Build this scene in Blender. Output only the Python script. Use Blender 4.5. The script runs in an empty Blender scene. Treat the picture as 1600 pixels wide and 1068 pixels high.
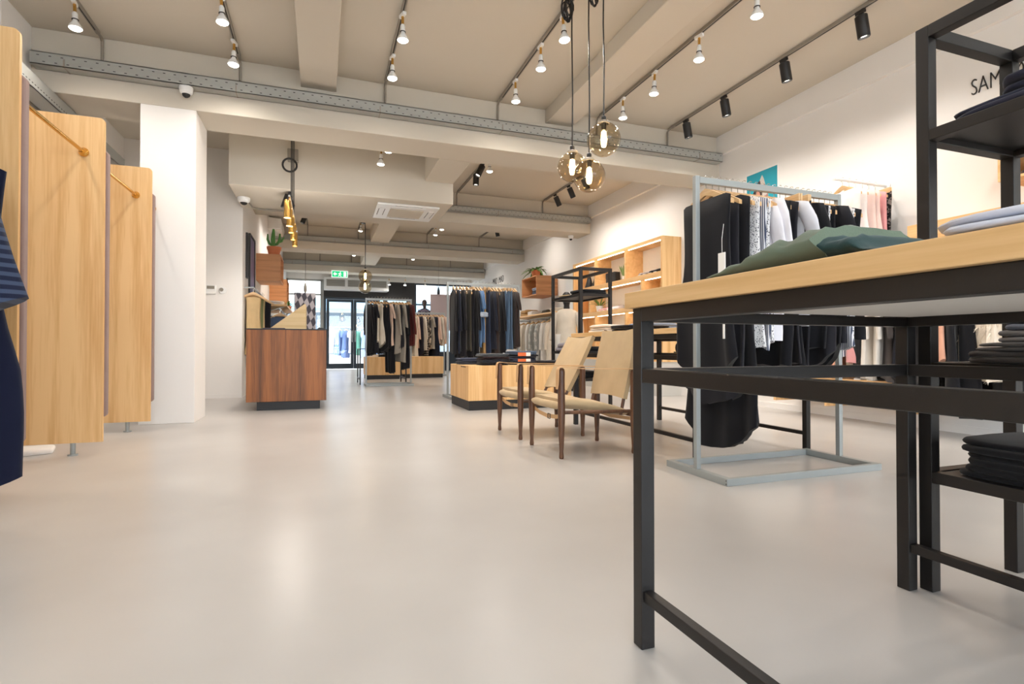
import bpy, math, random
from mathutils import Vector, Matrix, noise
rnd = random.Random(7)
C = bpy.context.scene.collection
sc = bpy.context.scene
PI = math.pi
# ------------------------------------------------------------------ camera
cd = bpy.data.cameras.new('camera'); cam = bpy.data.objects.new('camera', cd); C.objects.link(cam)
cd.sensor_width = 36.0; cd.lens = 835.0 * 36.0 / 1600.0; cd.clip_start = 0.02; cd.clip_end = 300
cam.location = (0, 0, 0.75)
cam.rotation_euler = (PI / 2 + math.atan(9 / 835.0), 0, -math.radians(19.6))
sc.camera = cam
# ------------------------------------------------------------------ world, portals, exposure
w = bpy.data.worlds.new('overcast_sky'); sc.world = w; w.use_nodes = True
bg = w.node_tree.nodes['Background']; bg.inputs[0].default_value = (0.84, 0.92, 1.0, 1); bg.inputs[1].default_value = 8.5
def portal(name, loc, rot, sx, sy):
    l = bpy.data.lights.new(name, 'AREA'); l.shape = 'RECTANGLE'; l.size = sx; l.size_y = sy; l.cycles.is_portal = True
    o = bpy.data.objects.new(name, l); C.objects.link(o); o.location = loc; o.rotation_euler = rot
portal('rear_window_portal', (1.35, -3.62, 1.75), (PI / 2, 0, PI), 7.6, 3.0)
portal('shop_front_portal', (2.1, 19.75, 1.6), (-PI / 2, 0, PI), 6.6, 3.2)
sc.view_settings.view_transform = 'Standard'; sc.view_settings.look = 'None'
sc.view_settings.gamma = 1.0; sc.view_settings.use_curve_mapping = False
sc.view_settings.exposure = 0.04
BULB_W = 46.0      # each track bulb
WARM = (1.0, 0.925, 0.85)
# ------------------------------------------------------------------ mesh building
class MB:
    def __init__(s): s.v = []; s.f = []; s.m = []
    def add(s, vs, fs, mi=0):
        n = len(s.v); s.v += [tuple(p) for p in vs]
        for f in fs: s.f.append([i + n for i in f]); s.m.append(mi)
        return s
    def box(s, x0, y0, z0, x1, y1, z1, mi=0):
        return s.add([(x0,y0,z0),(x1,y0,z0),(x1,y1,z0),(x0,y1,z0),(x0,y0,z1),(x1,y0,z1),(x1,y1,z1),(x0,y1,z1)],
                     [(0,3,2,1),(4,5,6,7),(0,1,5,4),(1,2,6,5),(2,3,7,6),(3,0,4,7)], mi)
    def bar(s, p, q, wd, h=None, up=(0,0,1), mi=0):
        p, q = Vector(p), Vector(q); h = wd if h is None else h
        d = (q - p).normalized(); u = Vector(up)
        if abs(d.dot(u)) > 0.98: u = Vector((0,1,0))
        r = d.cross(u).normalized() * wd / 2; u = r.cross(d).normalized() * h / 2
        a = [p - r - u, p + r - u, p + r + u, p - r + u]; b = [x + (q - p) for x in a]
        return s.add(a + b, [(0,3,2,1),(4,5,6,7),(0,1,5,4),(1,2,6,5),(2,3,7,6),(3,0,4,7)], mi)
    def rings(s, R, closed=True, cap0=True, cap1=True, mi=0):
        n = len(R[0]); vs = [p for r in R for p in r]; fs = []
        for i in range(len(R) - 1):
            for j in range(n if closed else n - 1):
                k = (j + 1) % n
                fs.append((i*n+j, i*n+k, (i+1)*n+k, (i+1)*n+j))
        if cap0: fs.append(tuple(range(n))[::-1])
        if cap1: fs.append(tuple((len(R)-1)*n + j for j in range(n)))
        return s.add(vs, fs, mi)
    def tube(s, pts, r, n=8, mi=0, cap=True):
        pts = [Vector(p) for p in pts]; R = []; prev = None
        for i, p in enumerate(pts):
            d = (pts[min(i+1, len(pts)-1)] - pts[max(i-1, 0)]).normalized()
            if prev is None:
                a = Vector((0,0,1)) if abs(d.z) < 0.9 else Vector((1,0,0))
                u = d.cross(a).normalized()
            else:
                u = (prev - d * prev.dot(d)); u = u.normalized() if u.length > 1e-6 else d.orthogonal().normalized()
            prev = u; v = d.cross(u)
            rr = r[i] if isinstance(r, (list, tuple)) else r
            R.append([p + (u * math.cos(t) + v * math.sin(t)) * rr for t in (2*PI*k/n for k in range(n))])
        return s.rings(R, True, cap, cap, mi)
    def lathe(s, prof, c=(0,0,0), n=16, mi=0, axis=(0,0,1), cap0=True, cap1=True):
        c = Vector(c); ax = Vector(axis).normalized(); u = ax.orthogonal().normalized(); v = ax.cross(u)
        R = [[c + ax * z + (u * math.cos(t) + v * math.sin(t)) * max(r, 1e-4) for t in (2*PI*k/n for k in range(n))] for r, z in prof]
        return s.rings(R, True, cap0, cap1, mi)
    def prism(s, poly, d0, d1, plane='xz', mi=0):
        def P(a, b, d): return {'xz': (a, d, b), 'yz': (d, a, b), 'xy': (a, b, d)}[plane]
        return s.rings([[P(a, b, d0) for a, b in poly], [P(a, b, d1) for a, b in poly]], True, True, True, mi)
    def move(s, M):
        s.v = [tuple(M @ Vector(p)) for p in s.v]; return s
ORG = {}
def build(name, mb, mat, parent=None, smooth=35, bev=0, kind=None, label=None):
    me = bpy.data.meshes.new(name)
    o0 = ORG.get(parent.name, Vector((0,0,0))) if parent else Vector((0,0,0))
    me.from_pydata([Vector(p) - o0 for p in mb.v], [], mb.f)
    mats = mat if isinstance(mat, (list, tuple)) else [mat]
    for m in mats: me.materials.append(m)
    if len(mats) > 1: me.polygons.foreach_set('material_index', mb.m)
    me.validate()
    import bmesh
    bm = bmesh.new(); bm.from_mesh(me); bmesh.ops.recalc_face_normals(bm, faces=bm.faces); bm.to_mesh(me); bm.free()
    if smooth:
        me.polygons.foreach_set('use_smooth', [True] * len(me.polygons)); me.set_sharp_from_angle(angle=math.radians(smooth))
    o = bpy.data.objects.new(name, me); C.objects.link(o)
    if parent: o.parent = parent; ORG[o.name] = o0
    if bev:
        b = o.modifiers.new('edge', 'BEVEL'); b.width = bev; b.segments = 2; b.limit_method = 'ANGLE'; b.angle_limit = 0.7
    if kind: o['kind'] = kind
    if label: o['label'] = label
    return o
def tag(o, label, cat, group=None, kind=None):
    o['label'] = label; o['category'] = cat
    if group: o['group'] = group
    if kind: o['kind'] = kind
    return o
def thing(name, label, cat, loc=(0,0,0), group=None, rotz=0):
    o = bpy.data.objects.new(name, None); C.objects.link(o); o.location = loc; o.rotation_euler = (0,0,rotz)
    o.empty_display_size = 0.1
    ORG[o.name] = Vector(loc) if not rotz else Vector((0,0,0))
    return tag(o, label, cat, group)
def single(name, mb, mat, label, cat, group=None, **k):
    return tag(build(name, mb, mat, **k), label, cat, group)
def struct(name, mb, mat, parent=None, **k):
    o = build(name, mb, mat, parent, **k)
    if not parent: o['kind'] = 'structure'
    return o
def dup(root, loc, rotz=None, label=None, group=None):
    r = root.copy(); C.objects.link(r); r.location = loc
    if rotz is not None: r.rotation_euler = (0, 0, rotz)
    if label: r['label'] = label
    if group: r['group'] = group
    for ch in list(root.children):
        c = ch.copy(); C.objects.link(c); c.parent = r
        for g in list(ch.children):
            d = g.copy(); C.objects.link(d); d.parent = c
    return r
ORD = ['first','second','third','fourth','fifth','sixth','seventh','eighth','ninth','tenth','eleventh','twelfth','thirteenth','fourteenth',
       'fifteenth','sixteenth','seventeenth','eighteenth','nineteenth','twentieth','twenty-first','twenty-second','twenty-third','twenty-fourth','twenty-fifth','twenty-sixth','twenty-seventh','twenty-eighth']
# ------------------------------------------------------------------ materials
def lin(c):
    return tuple(((x/255)/12.92 if x/255 <= 0.04045 else ((x/255+0.055)/1.055)**2.4) for x in c) + (1,)
def nt(name):
    m = bpy.data.materials.new(name); m.use_nodes = True
    return m, m.node_tree, m.node_tree.nodes['Principled BSDF']
def N(t, kind, **k):
    n = t.nodes.new(kind)
    for a, b in k.items(): setattr(n, a, b)
    return n
def plain(name, rgb, rough=0.5, metal=0.0, bump=0, bscale=200, spec=0.5, var=0.0, vscale=6):
    m, t, b = nt(name); c = lin(rgb)
    b.inputs['Base Color'].default_value = c; b.inputs['Roughness'].default_value = rough; b.inputs['Metallic'].default_value = metal
    b.inputs['Specular IOR Level'].default_value = spec
    tc = N(t, 'ShaderNodeTexCoord')
    if var:
        n = N(t, 'ShaderNodeTexNoise'); n.inputs['Scale'].default_value = vscale; n.inputs['Detail'].default_value = 5
        t.links.new(tc.outputs['Object'], n.inputs['Vector'])
        mx = N(t, 'ShaderNodeMix', data_type='RGBA'); t.links.new(n.outputs['Fac'], mx.inputs['Factor'])
        mx.inputs['A'].default_value = tuple(x*(1-var) for x in c[:3])+(1,); mx.inputs['B'].default_value = tuple(min(1,x*(1+var)) for x in c[:3])+(1,)
        t.links.new(mx.outputs['Result'], b.inputs['Base Color'])
    if bump:
        n = N(t, 'ShaderNodeTexNoise'); n.inputs['Scale'].default_value = bscale; n.inputs['Detail'].default_value = 3
        t.links.new(tc.outputs['Object'], n.inputs['Vector'])
        bp = N(t, 'ShaderNodeBump'); bp.inputs['Strength'].default_value = bump; bp.inputs['Distance'].default_value = 0.004
        t.links.new(n.outputs['Fac'], bp.inputs['Height']); t.links.new(bp.outputs['Normal'], b.inputs['Normal'])
    return m
def wood(name, base, dark, axis='z', scale=1.0, rough=0.45, contrast=0.5):
    """grain lines running along AXIS, in object space"""
    m, t, b = nt(name); tc = N(t, 'ShaderNodeTexCoord'); mp = N(t, 'ShaderNodeMapping')
    s = {'x': (0.35, 9, 9), 'y': (9, 0.35, 9), 'z': (9, 9, 0.35)}[axis]
    mp.inputs['Scale'].default_value = tuple(x*scale for x in s)
    t.links.new(tc.outputs['Object'], mp.inputs['Vector'])
    n1 = N(t, 'ShaderNodeTexNoise'); n1.inputs['Scale'].default_value = 1.0; n1.inputs['Detail'].default_value = 6; n1.inputs['Distortion'].default_value = 0.8
    n2 = N(t, 'ShaderNodeTexNoise'); n2.inputs['Scale'].default_value = 9.0; n2.inputs['Detail'].default_value = 4
    t.links.new(mp.outputs['Vector'], n1.inputs['Vector']); t.links.new(mp.outputs['Vector'], n2.inputs['Vector'])
    ad = N(t, 'ShaderNodeMath', operation='MULTIPLY_ADD'); ad.inputs[1].default_value = 0.45
    t.links.new(n2.outputs['Fac'], ad.inputs[0]); t.links.new(n1.outputs['Fac'], ad.inputs[2])
    r = N(t, 'ShaderNodeValToRGB'); e = r.color_ramp.elements
    e[0].position = 0.72 - contrast*0.35; e[1].position = 0.72 + contrast*0.25
    e[0].color = lin(dark); e[1].color = lin(base)
    t.links.new(ad.outputs[0], r.inputs['Fac']); t.links.new(r.outputs['Color'], b.inputs['Base Color'])
    b.inputs['Roughness'].default_value = rough
    bp = N(t, 'ShaderNodeBump'); bp.inputs['Strength'].default_value = 0.08; bp.inputs['Distance'].default_value = 0.002
    t.links.new(n2.outputs['Fac'], bp.inputs['Height']); t.links.new(bp.outputs['Normal'], b.inputs['Normal'])
    return m
FAB = {}
def fabric(rgb, pattern=None, rgb2=(20,20,24), scale=60.0):
    key = (rgb, pattern, rgb2, scale)
    if key in FAB: return FAB[key]
    m, t, b = nt('fabric_%d' % len(FAB)); c = lin(rgb)
    b.inputs['Roughness'].default_value = 0.92; b.inputs['Specular IOR Level'].default_value = 0.2
    b.inputs['Sheen Weight'].default_value = 0.12
    tc = N(t, 'ShaderNodeTexCoord')
    n = N(t, 'ShaderNodeTexNoise'); n.inputs['Scale'].default_value = 7; n.inputs['Detail'].default_value = 6
    t.links.new(tc.outputs['Object'], n.inputs['Vector'])
    mx = N(t, 'ShaderNodeMix', data_type='RGBA'); t.links.new(n.outputs['Fac'], mx.inputs['Factor'])
    mx.inputs['A'].default_value = tuple(x*0.82 for x in c[:3])+(1,); mx.inputs['B'].default_value = tuple(min(1,x*1.14) for x in c[:3])+(1,)
    col = mx.outputs['Result']
    if pattern:
        if pattern in ('hstripe', 'vstripe'):
            wv = N(t, 'ShaderNodeTexWave', bands_direction='Z' if pattern == 'hstripe' else 'X'); wv.inputs['Scale'].default_value = scale; wv.inputs['Distortion'].default_value = 0.6
            wv.inputs['Detail Scale'].default_value = 0.6
            t.links.new(tc.outputs['Object'], wv.inputs['Vector']); fac = wv.outputs['Fac']; lo, hi = 0.45, 0.62
        elif pattern == 'dash':
            bk = N(t, 'ShaderNodeTexVoronoi', feature='F1'); bk.inputs['Scale'].default_value = scale
            mp = N(t, 'ShaderNodeMapping'); mp.inputs['Scale'].default_value = (1.0, 0.25, 0.45); mp.inputs['Rotation'].default_value = (0, 0.5, 0)
            t.links.new(tc.outputs['Object'], mp.inputs['Vector']); t.links.new(mp.outputs['Vector'], bk.inputs['Vector']); fac = bk.outputs['Distance']; lo, hi = 0.36, 0.30
        else:
            bk = N(t, 'ShaderNodeTexNoise'); bk.inputs['Scale'].default_value = scale; bk.inputs['Detail'].default_value = 2
            t.links.new(tc.outputs['Object'], bk.inputs['Vector']); fac = bk.outputs['Fac']; lo, hi = 0.5, 0.56
        mr = N(t, 'ShaderNodeMapRange'); mr.inputs['From Min'].default_value = lo; mr.inputs['From Max'].default_value = hi
        t.links.new(fac, mr.inputs['Value'])
        m2 = N(t, 'ShaderNodeMix', data_type='RGBA'); t.links.new(mr.outputs['Result'], m2.inputs['Factor'])
        t.links.new(col, m2.inputs['A']); m2.inputs['B'].default_value = lin(rgb2); col = m2.outputs['Result']
    t.links.new(col, b.inputs['Base Color'])
    nb = N(t, 'ShaderNodeTexNoise'); nb.inputs['Scale'].default_value = 420; t.links.new(tc.outputs['Object'], nb.inputs['Vector'])
    bp = N(t, 'ShaderNodeBump'); bp.inputs['Strength'].default_value = 0.25; bp.inputs['Distance'].default_value = 0.002
    t.links.new(nb.outputs['Fac'], bp.inputs['Height']); t.links.new(bp.outputs['Normal'], b.inputs['Normal'])
    FAB[key] = m; return m
def glow(name, rgb, strength):
    m = bpy.data.materials.new(name); m.use_nodes = True; t = m.node_tree; t.nodes.clear()
    e = N(t, 'ShaderNodeEmission'); e.inputs[0].default_value = tuple(rgb)+(1,); e.inputs[1].default_value = strength
    o = N(t, 'ShaderNodeOutputMaterial'); t.links.new(e.outputs[0], o.inputs[0]); return m
def glass(name, rgb=(255,255,255), rough=0.0, mixt=0.5, ior=1.45):
    """thin pane: mostly straight through, with a mirror share at grazing angles"""
    m = bpy.data.materials.new(name); m.use_nodes = True; t = m.node_tree; t.nodes.clear()
    tr = N(t, 'ShaderNodeBsdfTransparent'); tr.inputs[0].default_value = lin(rgb)
    gl = N(t, 'ShaderNodeBsdfGlossy'); gl.inputs['Roughness'].default_value = rough
    lw = N(t, 'ShaderNodeLayerWeight'); lw.inputs[0].default_value = 0.5
    pw = N(t, 'ShaderNodeMath', operation='POWER'); pw.inputs[1].default_value = 3.5; t.links.new(lw.outputs['Facing'], pw.inputs[0])
    fr = N(t, 'ShaderNodeMath', operation='MULTIPLY_ADD'); fr.inputs[1].default_value = 0.75; fr.inputs[2].default_value = 0.04; t.links.new(pw.outputs[0], fr.inputs[0])
    mx = N(t, 'ShaderNodeMixShader'); o = N(t, 'ShaderNodeOutputMaterial')
    t.links.new(fr.outputs[0], mx.inputs[0]); t.links.new(tr.outputs[0], mx.inputs[1]); t.links.new(gl.outputs[0], mx.inputs[2]); t.links.new(mx.outputs[0], o.inputs[0])
    return m
def concrete_floor():
    m, t, b = nt('poured_floor'); tc = N(t, 'ShaderNodeTexCoord')
    n = N(t, 'ShaderNodeTexNoise'); n.inputs['Scale'].default_value = 0.8; n.inputs['Detail'].default_value = 4; n.inputs['Roughness'].default_value = 0.5
    t.links.new(tc.outputs['Object'], n.inputs['Vector'])
    mx = N(t, 'ShaderNodeMix', data_type='RGBA'); t.links.new(n.outputs['Fac'], mx.inputs['Factor'])
    mx.inputs['A'].default_value = lin((160,156,152)); mx.inputs['B'].default_value = lin((206,203,199)); t.links.new(mx.outputs['Result'], b.inputs['Base Color'])
    b.inputs['Roughness'].default_value = 0.28
    b.inputs['Specular IOR Level'].default_value = 0.33
    return m
M = {}
M['floor'] = concrete_floor()
M['ceil'] = plain('taupe_ceiling_paint', (206,198,184), 0.9, var=0.02, vscale=1.5, spec=0.2)
M['wall'] = plain('white_wall_paint', (238,235,231), 0.85, bump=0.05, bscale=40, spec=0.25)
M['white'] = plain('white_lacquer', (238,238,236), 0.35)
M['tray'] = plain('grey_painted_metal', (164,165,160), 0.5, 0.0, var=0.03)
M['pipe'] = plain('grey_conduit', (150,143,132), 0.5, 0.2)
M['steel'] = plain('pale_grey_steel', (160,165,164), 0.38, 0.25, var=0.03)
M['black'] = plain('black_steel', (31,28,27), 0.42, 0.2, bump=0.04, bscale=300)
M['blackplastic'] = plain('black_plastic', (30,28,28), 0.5)
M['hole'] = plain('dark_hole', (40,38,36), 0.8)
M['chrome'] = plain('chrome_wire', (210,210,208), 0.2, 0.9)
M['brass'] = plain('polished_brass', (214,170,92), 0.22, 1.0)
M['oak_z'] = wood('oak_upright', (238,198,142), (214,164,104), 'z', 1.0, 0.5)
M['oak_y'] = wood('oak_along', (238,200,146), (214,170,112), 'y', 1.0, 0.5)
M['oak_x'] = wood('oak_across', (238,200,146), (214,170,112), 'x', 1.0, 0.5)
M['shelfoak'] = wood('shelf_oak', (234,192,136), (214,166,108), 'y', 1.0, 0.5)
M['teak'] = wood('teak_veneer', (150,92,46), (78,44,20), 'z', 1.1, 0.5, 0.7)
M['walnut'] = wood('walnut_leg', (112,74,48), (66,40,26), 'z', 1.6, 0.4)
M['beech'] = wood('beech_hanger', (226,190,142), (206,164,112), 'x', 1.2, 0.45)
M['ply'] = wood('plywood', (214,190,146), (194,164,116), 'x', 0.8, 0.6)
M['canvas'] = fabric((188,164,128))
M['leather'] = plain('natural_leather', (206,164,116), 0.5, bump=0.1)
M['felt'] = fabric((150,128,122))
M['glass'] = glass('clear_glass')
M['smoke'] = glass('smoked_glass', (232,222,204), ior=1.5)
M['white_board'] = plain('white_underside', (226,220,212), 0.7)
M['greybase'] = plain('light_grey_plinth', (204,202,196), 0.6)
M['bulb'] = glow('bulb_glow', (1.0, 0.93, 0.82), 14)
M['filament'] = glow('filament_glow', (1.0, 0.72, 0.38), 34)
M['led'] = glow('led_glow', (1.0, 0.82, 0.58), 14)
M['spot'] = glow('spot_glow', (1.0, 0.93, 0.82), 8)
M['green'] = glow('exit_green', (0.02, 0.62, 0.22), 1.2)
M['exitwhite'] = glow('exit_white', (0.9, 1.0, 0.92), 1.2)
M['leaf'] = plain('leaf_green', (86,122,52), 0.5, var=0.3)
M['terracotta'] = plain('terracotta', (200,120,80), 0.8, var=0.08)
M['darkframe'] = plain('anthracite_aluminium', (44,54,64), 0.4, 0.3)
M['paper'] = plain('white_paper', (242,240,236), 0.8)
# ================================================================== SETTING
XL, XR, XB, ZC = -2.65, 5.3, -1.13, 3.72
YA, YF, YR = 8.95, 19.5, -3.6        # alcove wall, shop front, rear window wall
struct('floor', MB().box(XL-0.3, YR-0.2, -0.2, XR+0.3, YF+0.12, 0), M['floor'], smooth=0)
struct('ceiling', MB().box(XL-0.3, YR-0.2, ZC, XR+0.3, YF+0.3, ZC+0.2), M['ceil'], smooth=0)
mb = MB().box(XR, YR-0.2, 0, XR+0.25, YF+0.2, ZC)
struct('wall_right', mb, M['wall'], smooth=0)
struct('trim_1', MB().box(XR-0.05, YR, 3.45, XR, 6.12, ZC), M['wall'], smooth=0)
for n, (a, b) in enumerate([(6.65, 9.98), (10.55, 13.85), (14.4, 17.7)]):
    struct('trim_%d' % (n+2), MB().box(XR-0.05, a, 3.45, XR, b, ZC), M['wall'], smooth=0)
struct('wall_left', MB().box(XL-0.25, YR-0.2, 0, XL, YA+0.2, ZC), M['wall'], smooth=0)
struct('wall_alcove', MB().box(XL, YA, 0, XB-0.2, YA+0.2, ZC), M['wall'], smooth=0)
struct('wall_rear_left', MB().box(XB-0.2, YA, 0, XB, YF+0.2, ZC), M['wall'], smooth=0)
struct('baseboard_alcove', MB().box(-1.7, YA-0.012, 0, XB, YA, 0.06), M['wall'], smooth=0)
struct('baseboard_right', MB().box(XR-0.012, YR, 0, XR, 6.9, 0.07), M['wall'], smooth=0)
struct('column', MB().box(-1.68, 6.12, 0, -1.2, 6.65, 3.14), M['white'] if 0 else M['wall'], smooth=0, bev=0.004)
struct('pilaster_column', MB().box(XL, 5.62, 3.3, -2.54, 6.12, ZC), M['wall'], smooth=0)
BEAMS = [(6.12, 6.65), (9.98, 10.55), (13.85, 14.4), (17.7, 18.25)]
for i, (a, b) in enumerate(BEAMS):
    struct('ceiling_beam', MB().box(XL if i == 0 else XB, a, 3.14, XR, b, ZC), M['ceil'], smooth=0, bev=0.006)
for x0, x1, z, a, b in [(-0.22, 0.14, 3.54, YR, 6.12), (2.62, 2.98, 3.55, YR, 6.12), (1.39, 1.8, 3.14, 6.65, 7.62),
                        (1.14, 1.58, 3.39, 10.55, 13.85), (1.15, 1.61, 3.38, 14.4, 17.7)]:
    struct('ceiling_beam', MB().box(x0, a, z, x1, b, ZC), M['ceil'], smooth=0, bev=0.006)
struct('ceiling_bulkhead', MB().box(XB, 7.62, 2.84, 1.8, 8.85, ZC), M['ceil'], smooth=0, bev=0.006)
struct('wall_rear_top', MB().box(XB, YF, 3.1, XR, YF+0.2, ZC), M['wall'], smooth=0)
# rear window wall behind the camera
mb = MB().box(XL, YR-0.2, 0, XL+0.2, YR, ZC).box(5.1, YR-0.2, 0, XR, YR, ZC).box(XL+0.2, YR-0.2, 0, 5.1, YR, 0.25).box(XL+0.2, YR-0.2, 3.25, 5.1, YR, ZC)
struct('wall_back', mb, M['wall'], smooth=0)
wn = bpy.data.objects.new('window_1', None); C.objects.link(wn); wn['kind'] = 'structure'
mb = MB()
for x in (XL+0.23, 0.0, 2.5, 5.07): mb.box(x-0.03, YR-0.14, 0.25, x+0.03, YR-0.06, 3.25)
mb.box(XL+0.2, YR-0.14, 0.25, 5.1, YR-0.06, 0.31).box(XL+0.2, YR-0.14, 3.19, 5.1, YR-0.06, 3.25)
build('window_frame', mb, M['darkframe'], wn, smooth=0)
for a, b in [(XL+0.26, -0.03), (0.03, 2.47), (2.53, 5.04)]:
    build('pane', MB().box(a, YR-0.105, 0.31, b, YR-0.095, 3.19), M['glass'], wn, smooth=0)
# ------------------------------------------------------------------ shop front
mb = MB().box(XB, YF, 0, 0.0, YF+0.14, 0.12).box(XB, YF, 0.12, XB+0.05, YF+0.14, 3.1).box(-0.05, YF, 0, 0.06, YF+0.14, 3.1).box(XB, YF, 2.55, 0, YF+0.1, 2.6).box(XB, YF, 3.04, 0, YF+0.14, 3.1)
wl = bpy.data.objects.new('window_2', None); C.objects.link(wl); wl['kind'] = 'structure'
build('window_frame', mb, M['tray'], wl, smooth=0)
build('pane', MB().box(XB+0.05, YF+0.05, 0.12, -0.05, YF+0.062, 2.55), M['glass'], wl, smooth=0)
build('pane', MB().box(XB+0.05, YF+0.05, 2.6, -0.05, YF+0.062, 3.04), M['glass'], wl, smooth=0)
dr = bpy.data.objects.new('door_1', None); C.objects.link(dr); dr['kind'] = 'structure'
build('door_frame', MB().box(0.06, YF-0.02, 0, 0.14, YF+0.12, 2.5).box(2.06, YF-0.02, 0, 2.14, YF+0.12, 2.5).box(0.14, YF-0.02, 2.44, 2.06, YF+0.12, 2.5), M['darkframe'], dr, smooth=0)
for k, x0 in enumerate((0.15, 1.055)):
    x1 = x0 + 0.9
    lf = build('door_leaf', MB().box(x0, YF, 0.02, x0+0.09, YF+0.06, 2.43).box(x1-0.09, YF, 0.02, x1, YF+0.06, 2.43).box(x0+0.09, YF, 0.02, x1-0.09, YF+0.06, 0.2).box(x0+0.09, YF, 2.34, x1-0.09, YF+0.06, 2.43), M['darkframe'], dr, smooth=0)
    build('pane', MB().box(x0+0.09, YF+0.024, 0.2, x1-0.09, YF+0.036, 2.34), M['glass'], lf, smooth=0)
    hx = x1 - 0.045 if k == 0 else x0 + 0.045
    build('door_handle', MB().tube([(hx, YF-0.005, 0.95), (hx, YF-0.05, 0.95), (hx, YF-0.05, 1.35), (hx, YF-0.005, 1.35)], 0.012), M['chrome'], lf)
struct('trim_6', MB().box(0.06, YF-0.03, 2.5, 3.18, YF+0.12, 3.1).box(2.95, YF-0.03, 0, 3.18, YF+0.12, 2.5), M['blackplastic'], smooth=0)
ws = bpy.data.objects.new('window_3', None); C.objects.link(ws); ws['kind'] = 'structure'
build('window_frame', MB().box(2.14, YF, 0, 2.2, YF+0.1, 2.5).box(2.89, YF, 0, 2.95, YF+0.1, 2.5).box(2.2, YF, 0, 2.89, YF+0.1, 0.46), M['darkframe'], ws, smooth=0)
build('pane', MB().box(2.2, YF+0.04, 0.46, 2.89, YF+0.052, 2.5), M['glass'], ws, smooth=0)
wr = bpy.data.objects.new('window_4', None); C.objects.link(wr); wr['kind'] = 'structure'
build('window_sill', MB().box(3.18, YF-0.35, 0, XR, YF+0.12, 0.46), M['darkframe'], wr, smooth=0)
build('window_frame', MB().box(3.18, YF, 0.46, 3.24, YF+0.1, 3.1).box(XR-0.06, YF, 0.46, XR, YF+0.1, 3.1).box(3.24, YF, 3.04, XR-0.06, YF+0.1, 3.1).box(3.24, YF, 2.3, XR-0.06, YF+0.08, 2.35), M['darkframe'], wr, smooth=0)
build('pane', MB().box(3.24, YF+0.04, 0.46, XR-0.06, YF+0.052, 2.3), M['glass'], wr, smooth=0)
build('pane', MB().box(3.24, YF+0.04, 2.35, XR-0.06, YF+0.052, 3.04), M['glass'], wr, smooth=0)
# ------------------------------------------------------------------ street outside
M['paving'] = plain('street_paving', (196,194,190), 0.8, var=0.06, vscale=2)
M['facade'] = plain('pale_facade', (214,210,204), 0.9, var=0.04)
M['facwin'] = plain('dark_window', (110,124,136), 0.2)
M['awning'] = plain('awning_blue', (110,140,158), 0.8)
struct('street_ground', MB().box(-30, YF+0.12, -0.22, 40, 62, -0.02), M['paving'], smooth=0)
struct('rear_street_ground', MB().box(-30, -40, -0.22, 40, YR-0.2, -0.02), M['paving'], smooth=0)
bl = thing('street_building', 'pale shop building across the street with rows of windows', 'building', (2, 30, -0.02))
build('facade', MB().box(-14, 30, -0.02, 22, 36, 13), M['facade'], bl, smooth=0)
for i in range(11):
    for j in range(3):
        x = -12 + i*3.0; z = 3.9 + j*3.1
        f = build('window', MB().box(x, 29.93, z, x+1.4, 30.0, z+1.9), M['facade'], bl, smooth=0)
        build('pane', MB().box(x+0.08, 29.9, z+0.08, x+0.66, 29.94, z+1.82).box(x+0.74, 29.9, z+0.08, x+1.32, 29.94, z+1.82), M['facwin'], f, smooth=0)
for x in (-11, -5.6, -0.4, 4.8, 10.0, 15.2):
    f = build('shop_window', MB().box(x, 29.93, 0.3, x+4.2, 30.0, 2.7), M['facade'], bl, smooth=0)
    build('pane', MB().box(x+0.1, 29.9, 0.4, x+4.1, 29.94, 2.6), M['facwin'], f, smooth=0)
build('awning', MB().prism([(28.6, 2.75), (30.0, 3.35), (30.0, 3.25), (28.6, 2.6)], -1.5, 7.5, 'yz'), M['awning'], bl, smooth=0)
# ================================================================== CEILING SERVICES
def tray_mb(x0, x1, yb, z0=3.33):
    t = 0.006; yf = yb - 0.13; yb -= 0.004
    return MB().box(x0, yf, z0, x1, yb, z0+t).box(x0, yf, z0, x1, yf+t, z0+0.115).box(x0, yb-t, z0, x1, yb, z0+0.08).box(x0, yf, z0+0.108, x1, yf+0.018, z0+0.115)
TRAYS = ['over the fitting panels and white column', 'above the cassette bulkhead', 'beyond the cassette bulkhead', 'above the exit sign by the shop door']
for i, (yb, yb2) in enumerate(BEAMS):
    x0 = -2.5 if i == 0 else XB + 0.02
    t = thing('cable_tray', 'grey cable tray on the beam %s' % TRAYS[i], 'cable tray', (x0, yb, 3.33), 'cable trays on the beams')
    xs = x0 if i != 1 else 1.82
    build('channel', tray_mb(xs, 5.24, yb), M['tray'], t, smooth=0)
    h = MB(); x = xs + 0.05; k = 0
    while x < 5.2 and i < 2:
        zz = 3.352 if k % 2 else 3.408
        h.box(x, yb-0.1308, zz, x+0.02, yb-0.1295, zz+0.007); x += 0.045; k += 1
    if h.v: build('perforation', h, M['hole'], t, smooth=0, kind='stuff')
    x = xs + 0.25
    while x < 5.2:
        build('joint_strap', MB().box(x, yb-0.135, 3.326, x+0.012, yb-0.005, 3.330).box(x, yb-0.136, 3.326, x+0.012, yb-0.131, 3.40), M['pipe'], t, smooth=0)
        x += 1.15 if i else 1.42
t = thing('cable_tray', 'grey cable tray running along the wall above the fitting panels', 'cable tray', (-2.38, 5, 3.05), 'cable trays on the beams')
build('channel', MB().box(-2.52, YR+0.01, 3.0, -2.36, 8.0, 3.006).box(-2.366, YR+0.01, 3.0, -2.36, 8.0, 3.13).box(-2.52, YR+0.01, 3.0, -2.514, 8.0, 3.08), M['tray'], t, smooth=0)
h = MB(); y = 3.0
while y < 6.6: h.box(-2.36, y, 3.035, -2.3588, y+0.02, 3.042); y += 0.05
build('perforation', h, M['hole'], t, smooth=0, kind='stuff')
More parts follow.
